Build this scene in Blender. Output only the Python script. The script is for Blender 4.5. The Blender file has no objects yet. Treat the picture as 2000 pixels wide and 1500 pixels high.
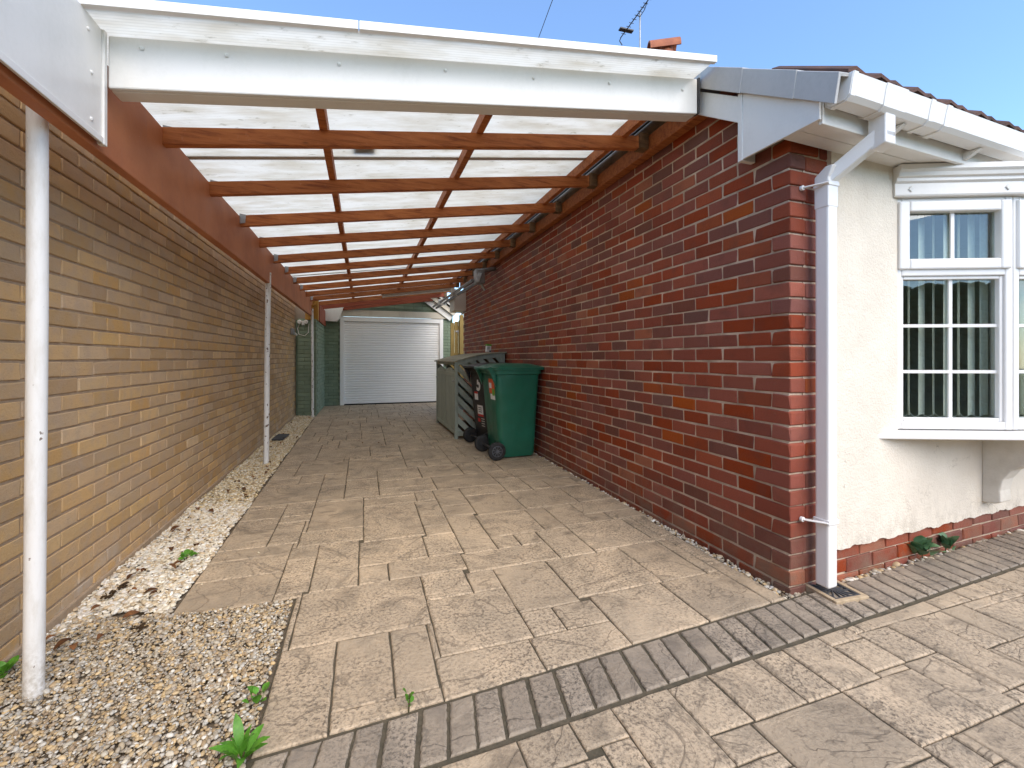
import bpy, bmesh, math, random
import numpy as np
from mathutils import Vector, Matrix
random.seed(7); rng = np.random.default_rng(11)
S = bpy.context.scene
col = S.collection
rad = math.radians

# ------------------------------------------------------------------ camera
F_, CX, HY, CH = 860.0, 1000.0, 699.0, 1.12          # focal length in photo pixels, principal column, horizon row, eye height
YAW = math.atan(290 / F_); CS, SN = math.cos(YAW), math.sin(YAW)
cam = bpy.data.cameras.new('camera'); camo = bpy.data.objects.new('camera', cam); col.objects.link(camo)
camo.location = (0, 0, CH); camo.rotation_euler = (rad(90), 0, -YAW)
cam.sensor_width = 36; cam.lens = 36 * F_ / 2000; cam.shift_y = -51 / 2000
cam.clip_start = 0.02; cam.clip_end = 500
S.camera = camo
# ------------------------------------------------------------------ sky, sun, exposure
SUN_EL, SUN_AZ = rad(43), rad(166)                   # azimuth clockwise from +Y: behind the camera, to its right
w = bpy.data.worlds.new('World'); S.world = w; w.use_nodes = True
nt = w.node_tree; nt.nodes.clear()
out = nt.nodes.new('ShaderNodeOutputWorld'); bg = nt.nodes.new('ShaderNodeBackground')
sky = nt.nodes.new('ShaderNodeTexSky'); sky.sky_type = 'NISHITA'; sky.sun_disc = False
sky.sun_elevation = SUN_EL; sky.sun_rotation = SUN_AZ; sky.air_density = 1.0; sky.dust_density = 0.25; sky.ozone_density = 3.5
# thin broken cloud over the whole dome
tc = nt.nodes.new('ShaderNodeTexCoord'); mp = nt.nodes.new('ShaderNodeMapping'); mp.inputs['Scale'].default_value = (1.0, 1.0, 3.2); mp.inputs['Location'].default_value = (6.0, 3.0, 0.4)
nz = nt.nodes.new('ShaderNodeTexNoise'); nz.inputs['Scale'].default_value = 1.5; nz.inputs['Detail'].default_value = 7; nz.inputs['Roughness'].default_value = 0.55
rp = nt.nodes.new('ShaderNodeValToRGB'); rp.color_ramp.elements[0].position = 0.61; rp.color_ramp.elements[0].color = (0.03,) * 3 + (1,)
rp.color_ramp.elements[1].position = 0.78; rp.color_ramp.elements[1].color = (0.85,) * 3 + (1,)
mx = nt.nodes.new('ShaderNodeMix'); mx.data_type = 'RGBA'
mx.inputs['B'].default_value = (10.2, 9.9, 9.5, 1)
L = nt.links.new
L(tc.outputs['Generated'], mp.inputs['Vector']); L(mp.outputs['Vector'], nz.inputs['Vector']); L(nz.outputs['Fac'], rp.inputs['Fac'])
L(rp.outputs['Color'], mx.inputs['Factor']); hs = nt.nodes.new('ShaderNodeHueSaturation'); hs.inputs['Saturation'].default_value = 1.15; L(sky.outputs['Color'], hs.inputs['Color']); L(hs.outputs['Color'], mx.inputs['A']); L(mx.outputs['Result'], bg.inputs['Color'])
bg.inputs['Strength'].default_value = 0.118; L(bg.outputs['Background'], out.inputs['Surface'])
sl = bpy.data.lights.new('sun', 'SUN'); sl.energy = 1.5; sl.angle = rad(60); sl.color = (1.0, 0.88, 0.71)
so = bpy.data.objects.new('sun', sl); col.objects.link(so); so.location = (3, -4, 8)
sd = Vector((math.sin(SUN_AZ) * math.cos(SUN_EL), math.cos(SUN_AZ) * math.cos(SUN_EL), math.sin(SUN_EL)))
so.rotation_euler = sd.to_track_quat('Z', 'Y').to_euler()
S.view_settings.view_transform = 'Standard'; S.view_settings.look = 'None'; S.view_settings.gamma = 1
S.view_settings.exposure = 1.58
S.cycles.max_bounces = 10; S.cycles.transparent_max_bounces = 16; S.cycles.transmission_bounces = 8; S.cycles.diffuse_bounces = 5
S.cycles.use_denoising = True; S.cycles.sample_clamp_indirect = 10

# ------------------------------------------------------------------ photo pixel -> place
def world(xc, zc, z): return (xc * CS + zc * SN, zc * CS - xc * SN, z)
def ground(u, v, z=0.0):
    zc = F_ * (CH - z) / (v - HY); return world((u - CX) / F_ * zc, zc, z)
def onX(u, v, X):
    r = (u - CX) / F_; Y = X * (CS - r * SN) / (SN + r * CS); zc = X * SN + Y * CS; return (X, Y, CH + (HY - v) / F_ * zc)
def onY(u, v, Y):
    r = (u - CX) / F_; X = Y * (SN + r * CS) / (CS - r * SN); zc = X * SN + Y * CS; return (X, Y, CH + (HY - v) / F_ * zc)

# ------------------------------------------------------------------ materials
MATS = {}
def lin(r, g, b): return tuple((c / 255 / 12.92 if c / 255 <= .04045 else ((c / 255 + .055) / 1.055) ** 2.4) for c in (r, g, b))
class NT:
    def __init__(s, name):
        s.m = bpy.data.materials.new(name); s.m.use_nodes = True; s.t = s.m.node_tree; s.t.nodes.clear()
        s.out = s.t.nodes.new('ShaderNodeOutputMaterial'); MATS[name] = s.m
    def n(s, typ, **kw):
        nd = s.t.nodes.new('ShaderNode' + typ)
        for k, v in kw.items():
            if k in nd.inputs: s.set(nd.inputs[k], v)
            else: setattr(nd, k, v)
        return nd
    def set(s, sock, v):
        if isinstance(v, bpy.types.NodeSocket): s.t.links.new(v, sock)
        elif isinstance(v, (tuple, list)) and len(v) == 3 and sock.type == 'RGBA': sock.default_value = (*v, 1)
        else: sock.default_value = v
    def pos(s): return s.n('NewGeometry').outputs['Position']
    def noise(s, vec, scale, detail=4, rough=.55, dist=0.0):
        return s.n('TexNoise', Vector=vec, Scale=scale, Detail=detail, Roughness=rough, Distortion=dist).outputs['Fac']
    def ramp(s, fac, stops, interp='LINEAR'):
        r = s.n('ValToRGB', Fac=fac); r.color_ramp.interpolation = interp
        els = r.color_ramp.elements
        while len(els) < len(stops): els.new(0.5)
        for e, (p, c) in zip(els, stops):
            e.position = p; e.color = (*c, 1) if isinstance(c, (tuple, list)) else (c, c, c, 1)
        return r.outputs['Color']
    def mix(s, fac, a, b, mode='MIX'):
        m = s.n('Mix', data_type='RGBA', blend_type=mode)
        s.set(m.inputs['Factor'], fac); s.set(m.inputs['A'], a); s.set(m.inputs['B'], b); return m.outputs['Result']
    def math(s, op, a, b=0.0):
        m = s.n('Math', operation=op); s.set(m.inputs[0], a); s.set(m.inputs[1], b); return m.outputs[0]
    def vadd(s, a, b):
        m = s.n('VectorMath', operation='ADD'); s.set(m.inputs[0], a); s.set(m.inputs[1], b); return m.outputs[0]
    def vmul(s, a, b):
        m = s.n('VectorMath', operation='MULTIPLY'); s.set(m.inputs[0], a); s.set(m.inputs[1], b); return m.outputs[0]
    def rand(s): return s.n('ObjectInfo').outputs['Random']
    def attr(s, nm): return s.n('Attribute', attribute_name=nm)
    def bump(s, h, strength=.4, dist=.005, normal=None):
        b = s.n('Bump', Height=h, Strength=strength, Distance=dist)
        if normal is not None: s.set(b.inputs['Normal'], normal)
        return b.outputs['Normal']
    def hsv(s, c, v=1.0, sat=1.0, hue=.5): return s.n('HueSaturation', Color=c, Value=v, Saturation=sat, Hue=hue).outputs['Color']
    def bsdf(s, color, rough=.6, normal=None, spec=.4, **kw):
        b = s.n('BsdfPrincipled'); s.set(b.inputs['Base Color'], color); s.set(b.inputs['Roughness'], rough)
        b.inputs['Specular IOR Level'].default_value = spec
        for k, v in kw.items(): s.set(b.inputs[k], v)
        if normal is not None: s.set(b.inputs['Normal'], normal)
        return b.outputs['BSDF']
    def done(s, sh): s.t.links.new(sh, s.out.inputs['Surface']); return s.m

def simple(name, c1, c2=None, scale=6, rough=.5, spec=.4, bump=0, bscale=80, bdist=.002, objvar=0.12, stretch=(1, 1, 1), contrast=(.35, .68), metallic=0.0):
    n = NT(name); p = n.pos(); r = n.rand()
    p2 = n.vadd(n.vmul(p, stretch), n.math('MULTIPLY', r, 37.0))
    f = n.noise(p2, scale, 6, .6)
    c = n.ramp(f, [(contrast[0], c1), (contrast[1], c2 or tuple(x * .8 for x in c1))])
    if objvar: c = n.hsv(c, v=n.math('ADD', n.math('MULTIPLY', r, objvar * 2), 1 - objvar))
    nm = n.bump(n.noise(p2, bscale, 4, .6), bump, bdist) if bump else None
    return n.done(n.bsdf(c, rough, nm, spec, Metallic=metallic))

def brick_mat(name, stops, use_attr, red=True):
    n = NT(name); p = n.pos()
    r = n.attr('rnd').outputs['Fac'] if use_attr else n.rand()
    off = n.math('MULTIPLY', r, 91.0); pv = n.vadd(p, off)
    c = n.ramp(r, stops)
    r2 = n.math('FRACT', n.math('MULTIPLY', r, 17.31))
    c = n.hsv(c, v=n.math('ADD', n.math('MULTIPLY', r2, .28), .90), sat=n.math('ADD', n.math('MULTIPLY', n.math('FRACT', n.math('MULTIPLY', r, 7.7)), .25), .88))
    big = n.noise(pv, 9 if red else 14, 3, .5)
    if red:
        c = n.mix(n.ramp(big, [(.52, 0.0), (.76, .40)]), c, (.095, .040, .030))
        c = n.mix(n.ramp(n.noise(pv, 260, 2, .5), [(.60, 0.0), (.72, .5)]), c, (.05, .03, .025))
        c = n.mix(n.ramp(n.noise(p, 34, 5, .7), [(.66, 0.0), (.80, .60)]), c, (.40, .30, .22))
        zz = n.n('SeparateXYZ', Vector=p).outputs['Z']
        c = n.mix(n.math('MULTIPLY', n.ramp(zz, [(.02, .8), (.34, 0.0)]), n.ramp(n.noise(p, 6, 5, .7), [(.42, 0.0), (.66, 1.0)])), c, (.20, .125, .085))
    else:
        c = n.mix(n.ramp(big, [(.42, 0.0), (.70, .5)]), c, (.42, .32, .235))
        c = n.mix(n.ramp(n.noise(n.vmul(pv, (3, 2, 5)), 30, 5, .7), [(.56, 0.0), (.74, .4)]), c, (.27, .18, .10))
        # pale salts low on the wall
        z = n.n('SeparateXYZ', Vector=p).outputs['Z']
        low = n.math('MULTIPLY', n.ramp(z, [(0.0, 1.0), (.22, 0.0)]), n.ramp(n.noise(p, 5, 5, .65), [(.50, 0.0), (.66, .8)]))
        c = n.mix(low, c, (.50, .46, .42))
    h = n.math('ADD', n.noise(pv, 160 if red else 90, 5, .7), n.math('MULTIPLY', n.noise(pv, 28, 3, .6), .8))
    return n.done(n.bsdf(c, .62 if red else .85, n.bump(h, .85 if red else .8, .004 if red else .003), .30 if red else .2))

RED = [(0.0, (0.264, 0.059, 0.029)), (.18, (0.229, 0.051, 0.028)), (.34, (0.292, 0.068, 0.031)), (.44, (0.202, 0.049, 0.028)), (.58, (0.246, 0.056, 0.028)),
       (.66, (0.328, 0.089, 0.029)), (.72, (0.257, 0.060, 0.029)), (.80, (0.182, 0.051, 0.034)), (.88, (0.167, 0.062, 0.043)), (.93, (0.159, 0.059, 0.041)), (1.0, (0.218, 0.051, 0.029))]
YEL = [(0.0, (0.523, 0.345, 0.175)), (.3, (0.476, 0.316, 0.170)), (.5, (0.557, 0.374, 0.184)), (.7, (0.490, 0.336, 0.189)), (.85, (0.542, 0.345, 0.161)), (1.0, (0.456, 0.307, 0.175))]
brick_mat('red_brick', RED, False); brick_mat('red_brick_joined', RED, True)
brick_mat('yellow_brick', YEL, False, False); brick_mat('yellow_brick_joined', YEL, True, False)
simple('mortar_pale', (.64, .50, .37), (.36, .27, .19), 7, .95, .1, .9, 90, .006, 0)
simple('mortar_brown', (.42, .31, .205), (.33, .24, .16), 30, .95, .1, .6, 200, .003, 0)

def slab_mat(name, tan, grey, dark, bstr=1.0):
    n = NT(name); p = n.pos(); r = n.rand()
    pv = n.vadd(p, n.math('MULTIPLY', r, 53.0))
    yy = n.n('SeparateXYZ', Vector=p).outputs['Y']
    f1 = n.noise(pv, 4.5, 6, .62, .8); f2 = n.noise(p, 1.7, 4, .55)
    c = n.mix(n.ramp(f1, [(.38, 0.0), (.66, 1.0)]), tan, grey)
    c = n.mix(n.ramp(f2, [(.42, 0.0), (.70, .75)]), c, grey)
    speck = n.noise(p, 75, 6, .75)
    wear = n.ramp(n.math('ADD', n.noise(p, 2.3, 4, .6), n.math('MULTIPLY', n.math('SUBTRACT', r, .5), .25)), [(.34, .18), (.60, 1.0)])
    c = n.mix(n.math('MULTIPLY', n.ramp(speck, [(.47, 0.0), (.61, 1.0)]), wear), c, dark)
    c = n.mix(n.math('MULTIPLY', n.ramp(n.noise(p, 130, 4, .7), [(.54, 0.0), (.68, .40)]), wear), c, tuple(min(.8, x * 1.4) for x in tan))
    rip = n.noise(pv, 4.6, 9, .60, 1.1)
    c = n.mix(n.ramp(rip, [(.30, .55), (.47, 0.0)]), c, dark)
    c = n.hsv(c, v=n.math('ADD', n.math('MULTIPLY', r, .26), .87))
    ter = n.noise(n.vmul(pv, (1.0, 1.25, 1.0)), 2.3, 5, .55, .9)          # slate layers breaking away in steps
    terr = n.ramp(ter, [(.40, 0.0), (.412, .33), (.49, .36), (.502, .66), (.575, .69), (.587, 1.0)])
    edge = n.ramp(n.math('MINIMUM', n.math('ABSOLUTE', n.math('SUBTRACT', ter, .406)), n.math('ABSOLUTE', n.math('SUBTRACT', ter, .581))), [(.002, .55), (.012, 0.0)])
    c = n.mix(edge, c, dark)
    h = n.math('ADD', n.math('MULTIPLY', rip, .75), n.math('MULTIPLY', terr, .30))
    h = n.math('ADD', h, n.math('MULTIPLY', speck, .24))
    return n.done(n.bsdf(c, .72, n.bump(h, bstr, .014), .32))
slab_mat('stamped_concrete', (.55, .42, .28), (.385, .303, .21), (.135, .106, .075), 1.0)
slab_mat('border_concrete', (.38, .305, .222), (.26, .213, .162), (.105, .088, .068), .8)
simple('joint_grout', (.075, .066, .046), (.13, .105, .072), 25, .9, .1, .6, 120, .004, 0)
simple('soil', (.16, .125, .088), (.22, .175, .125), 14, .95, .1, .8, 90, .01, 0)

n = NT('rafter_timber'); p = n.pos(); r = n.rand(); pv = n.vadd(n.vmul(p, (1, 9, 9)), n.math('MULTIPLY', r, 31.0))
c = n.ramp(n.noise(pv, 4.5, 7, .65, .6), [(.34, (.22, .060, .018)), (.50, (.40, .130, .038)), (.68, (.47, .165, .050))])
kn = n.n('TexVoronoi', Vector=n.vadd(n.vmul(p, (1.0, 3.0, 3.0)), n.math('MULTIPLY', r, 17.0)), Scale=3.2).outputs['Distance']
c = n.mix(n.ramp(kn, [(.03, .85), (.085, 0.0)]), c, (.085, .028, .012))
c = n.mix(n.ramp(n.noise(p, 22, 5, .7), [(.60, 0.0), (.76, .45)]), c, (.50, .26, .14))
c = n.hsv(c, v=n.math('ADD', n.math('MULTIPLY', r, .30), .86))
n.done(n.bsdf(c, .6, n.bump(n.noise(pv, 9, 6, .7), .5, .003), .3))
simple('red_timber', (.31, .075, .036), (.24, .057, .03), 5, .6, .3, .3, 60, .002, .1, (1, 7, 7))
n = NT('beam_paint'); p = n.pos()
c = n.ramp(n.noise(p, 2.2, 5, .6), [(.33, (.37, .125, .055)), (.60, (.50, .185, .080)), (.78, (.45, .185, .11))])
c = n.mix(n.ramp(n.noise(n.vmul(p, (1, 1, .25)), 16, 6, .7), [(.56, 0.0), (.76, .5)]), c, (.34, .15, .10))
c = n.mix(n.ramp(n.noise(p, 95, 3, .6), [(.68, 0.0), (.76, .5)]), c, (.5, .36, .28))
n.done(n.bsdf(c, .6, n.bump(n.noise(p, 60, 5, .7), .3, .002), .3))
simple('old_timber', (.20, .12, .06), (.11, .07, .04), 8, .8, .2, .5, 60, .003, .1, (1, 5, 5))
simple('ochre_timber', (.46, .245, .045), (.35, .17, .03), 5, .6, .3, .3, 60, .002, .08, (6, 6, 1))
simple('gate_timber', (.27, .19, .06), (.20, .135, .045), 5, .7, .25, .4, 60, .002, .14, (8, 8, 1))

def upvc(name, c, dirt, amt, rough=.32):
    n = NT(name); p = n.pos()
    f = n.ramp(n.math('ADD', n.math('MULTIPLY', n.noise(n.vmul(p, (1, 1, .35)), 5, 6, .65), .7), n.math('MULTIPLY', n.noise(p, 60, 4, .7), .3)), [(.48, 0.0), (.72, amt)])
    cc = n.mix(f, c, dirt)
    return n.done(n.bsdf(cc, rough, n.bump(n.noise(p, 25, 2, .5), .06, .002), .45))
upvc('white_plastic', (.765, .735, .685), (.52, .50, .44), .30)
upvc('clean_plastic', (.79, .765, .725), (.70, .70, .68), .25, .26)
upvc('door_white', (.88, .86, .82), (.74, .73, .70), .25, .35)
upvc('dirty_plastic', (.76, .745, .70), (.34, .30, .22), .65, .45)
upvc('cream_board', (.62, .56, .45), (.40, .34, .25), .5, .55)
upvc('grey_plastic', (.46, .44, .415), (.31, .29, .27), .5, .45)
n = NT('chipped_paint'); p = n.pos()
ch = n.noise(n.vmul(p, (1, 1, .55)), 34, 4, .6)
f = n.ramp(ch, [(.615, 0.0), (.627, 1.0)])
c = n.mix(n.ramp(n.noise(n.vmul(p, (1, 1, .3)), 26, 5, .7), [(.50, 0.0), (.75, .45)]), (.74, .735, .71), (.50, .46, .40))
c = n.mix(f, c, n.ramp(n.noise(p, 120, 3), [(.4, (.10, .075, .06)), (.6, (.20, .13, .09))]))
n.done(n.bsdf(c, n.mix(f, (.38,) * 3, (.85,) * 3), n.bump(n.math('SUBTRACT', 1.0, f), .5, .0015), .4))
n = NT('post_paint'); p = n.pos(); z = n.n('SeparateXYZ', Vector=p).outputs['Z']
c = n.mix(n.ramp(n.noise(n.vmul(p, (1, 1, .25)), 30, 6, .7), [(.46, 0.0), (.74, .55)]), (.79, .765, .72), (.56, .51, .42))
c = n.mix(n.ramp(n.noise(n.vmul(p, (1, 1, .7)), 60, 3, .5), [(.715, 0.0), (.725, .9)]), c, (.16, .11, .08))
c = n.mix(n.math('MULTIPLY', n.ramp(z, [(.0, .8), (.22, 0.0)]), n.ramp(n.noise(p, 45, 5, .7), [(.40, 0.0), (.62, 1.0)])), c, (.36, .30, .22))
n.done(n.bsdf(c, .42, n.bump(n.noise(p, 50, 5, .6), .25, .002), .4))

n = NT('polycarbonate'); p = n.pos()
sx = n.n('SeparateXYZ', Vector=p)
wave = n.math('SINE', n.math('MULTIPLY', sx.outputs['Y'], 2 * math.pi / .016))
rib = n.ramp(wave, [(.55, 0.0), (1.0, 1.0)])
stain = n.ramp(n.noise(n.vmul(p, (1, 3.5, 1)), 3.4, 6, .65), [(.40, 0.0), (.72, .9)])
spot = n.ramp(n.noise(n.vmul(p, (1, 2.2, 1)), 11, 5, .7), [(.60, 0.0), (.72, .85)])
c = n.mix(stain, (.93, .90, .82), (.72, .66, .54)); c = n.mix(spot, c, (.46, .41, .31)); c = n.mix(n.math('MULTIPLY', rib, .34), c, (.55, .52, .45))
dif = n.n('BsdfDiffuse', Color=c).outputs[0]; tr = n.n('BsdfTranslucent', Color=c).outputs[0]
gl = n.n('BsdfGlossy', Color=(1, 1, 1), Roughness=.28).outputs[0]
m1 = n.n('MixShader', Fac=.90); n.t.links.new(dif, m1.inputs[1]); n.t.links.new(tr, m1.inputs[2])
m2 = n.n('MixShader', Fac=.05); n.t.links.new(m1.outputs[0], m2.inputs[1]); n.t.links.new(gl, m2.inputs[2])
n.done(m2.outputs[0])

n = NT('stucco'); p = n.pos()
z = n.n('SeparateXYZ', Vector=p).outputs['Z']
c = n.ramp(n.noise(p, 3.2, 6, .6), [(.35, (.75, .68, .57)), (.68, (.67, .60, .50))])
c = n.mix(n.math('MULTIPLY', n.ramp(z, [(.14, 1.0), (.36, 0.0)]), n.ramp(n.noise(n.vmul(p, (1, 1, .5)), 16, 5, .7), [(.46, 0.0), (.68, .55)])), c, (.36, .31, .24))
c = n.mix(n.ramp(n.noise(p, 62, 3, .6), [(.73, 0.0), (.78, .7)]), c, (.27, .23, .17))
crack = n.math('ABSOLUTE', n.math('SUBTRACT', n.noise(n.vmul(p, (1, 1, 1.7)), 1.55, 6, .6, .6), .5))
c = n.mix(n.math('MULTIPLY', n.ramp(crack, [(0.0, .6), (.004, 0.0)]), n.ramp(n.noise(p, 2.2, 2), [(.52, 0.0), (.6, 1.0)])), c, (.30, .25, .19))
n.done(n.bsdf(c, .9, n.bump(n.math('ADD', n.noise(p, 95, 4, .65), n.math('MULTIPLY', n.noise(p, 30, 3), .7)), .75, .006), .15))
simple('corbel_stone', (.70, .65, .565), (.58, .53, .45), 9, .9, .15, .5, 90, .004, 0)
n = NT('green_paint'); p = n.pos(); r = n.rand()
c = n.ramp(n.noise(p, 5, 5, .6), [(.35, (.225, .285, .195)), (.68, (.185, .24, .16))])
c = n.hsv(c, v=n.math('ADD', n.math('MULTIPLY', r, .16), .92))
n.done(n.bsdf(c, .55, n.bump(n.noise(p, 90, 4, .6), .4, .003), .35))
simple('green_mortar', (.15, .195, .13), (.12, .155, .105), 8, .7, .3, .3, 60, .003, 0)
simple('store_paint', (.37, .40, .325), (.30, .33, .265), 7, .65, .3, .35, 70, .002, .10, (4, 4, 1))
simple('store_lid', (.36, .34, .255), (.27, .25, .18), 6, .8, .2, .4, 60, .003, .12, (5, 1, 5))
n = NT('green_bin'); p = n.pos()
c = n.ramp(n.noise(p, 6, 5, .6), [(.3, (.012, .125, .072)), (.7, (.014, .105, .062))])
c = n.mix(n.ramp(n.noise(n.vmul(p, (1, 1, .3)), 40, 5, .7), [(.62, 0.0), (.80, .30)]), c, (.12, .16, .12))
n.done(n.bsdf(c, .36, n.bump(n.noise(p, 3.6, 2, .4), .75, .05), .5))
simple('black_bin', (.016, .016, .018), (.030, .028, .028), 9, .45, .4, .15, 200, .001, 0)
simple('tyre_rubber', (.016, .016, .016), (.035, .032, .03), 30, .7, .3, .3, 90, .002, 0)
simple('wheel_hub', (.10, .105, .115), (.075, .08, .085), 30, .5, .4, 0, 90, .002, 0)
simple('sticker_white', (.78, .77, .75), (.7, .69, .66), 20, .5, .3, 0, 10, 0, 0)
simple('sticker_red', (.62, .045, .04), (.5, .04, .04), 20, .5, .3, 0, 10, 0, 0)
simple('sticker_orange', (.75, .13, .035), (.65, .10, .03), 30, .5, .3, 0, 10, 0, 0)
simple('sticker_green', (.16, .42, .05), (.13, .36, .05), 20, .5, .3, 0, 10, 0, 0)
simple('grey_pipe', (.20, .20, .20), (.15, .145, .14), 12, .4, .4, .1, 80, .001, 0)
simple('galvanised', (.40, .41, .42), (.28, .29, .30), 30, .45, .5, .2, 80, .001, 0, metallic=.7)
simple('dark_metal', (.035, .035, .037), (.06, .055, .05), 30, .5, .4, .2, 80, .001, 0)
simple('brass', (.45, .36, .2), None, 30, .35, .5, 0, 80, .001, 0, metallic=.9)
simple('terracotta', (.40, .145, .075), (.27, .09, .055), 10, .75, .2, .4, 90, .003, .1)
simple('roof_tile', (.115, .058, .042), (.065, .042, .036), 9, .85, .2, .7, 60, .006, .25)
simple('drain_frame', (.47, .36, .23), (.36, .27, .17), 30, .8, .2, .3, 80, .002, 0)
simple('slate', (.075, .078, .082), (.05, .052, .055), 12, .6, .3, .4, 60, .003, 0)
simple('blind_fabric', (.84, .82, .75), (.74, .72, .65), 60, .85, .15, .3, 200, .001, .10)
simple('room_wall', (.58, .55, .49), (.52, .49, .43), 3, .9, .1, 0, 10, 0, 0)
simple('dead_leaf', (.20, .085, .03), (.10, .045, .022), 60, .8, .2, .4, 120, .002, .45)
simple('dark_litter', (.030, .020, .013), (.075, .045, .02), 60, .9, .1, .6, 90, .004, .3)
n = NT('fresh_leaf'); p = n.pos(); r = n.rand()
c = n.ramp(n.noise(p, 45, 4, .6), [(.35, (.070, .215, .020)), (.65, (.13, .33, .035))])
c = n.hsv(c, v=n.math('ADD', n.math('MULTIPLY', r, .4), .75))
b = n.bsdf(c, .45, n.bump(n.noise(p, 120, 3), .3, .002), .4); tr = n.n('BsdfTranslucent', Color=(.2, .5, .03)).outputs[0]
m1 = n.n('MixShader', Fac=.22); n.t.links.new(b, m1.inputs[1]); n.t.links.new(tr, m1.inputs[2]); n.done(m1.outputs[0])
n = NT('blue_green_leaf'); p = n.pos(); r = n.rand()
c = n.ramp(n.noise(p, 40, 4, .6), [(.35, (.070, .155, .060)), (.65, (.135, .245, .12))])
c = n.hsv(c, v=n.math('ADD', n.math('MULTIPLY', r, .5), .75)); n.done(n.bsdf(c, .5, n.bump(n.noise(p, 120, 3), .3, .002), .4))
def pebble_mat(name):
    n = NT(name); p = n.pos(); c = n.attr('tint').outputs['Color']
    c = n.mix(n.ramp(n.noise(p, 170, 4, .65), [(.45, 0.0), (.75, .35)]), c, n.hsv(c, v=.55))
    return n.done(n.bsdf(c, .6, n.bump(n.noise(p, 300, 3, .6), .3, .001), .35))
pebble_mat('pebble')
n = NT('window_glass')
fr = n.n('LayerWeight', Blend=.10).outputs['Fresnel']
tr = n.n('BsdfTransparent', Color=(.86, .90, .88)).outputs[0]; gl = n.n('BsdfGlossy', Color=(1, 1, 1), Roughness=.0).outputs[0]
m1 = n.n('MixShader', Fac=n.math('ADD', n.math('MULTIPLY', fr, 1.0), .055)); n.t.links.new(tr, m1.inputs[1]); n.t.links.new(gl, m1.inputs[2]); n.done(m1.outputs[0])
simple('lawn', (.055, .095, .022), (.09, .115, .035), 3, .9, .15, 1.0, 60, .03, 0)
simple('hedge_leaf', (.05, .085, .035), (.10, .14, .06), 8, .7, .3, 0, 10, 0, 0)
simple('stem', (.10, .085, .04), None, 20, .8, .2, 0, 10, 0, 0)

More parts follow.
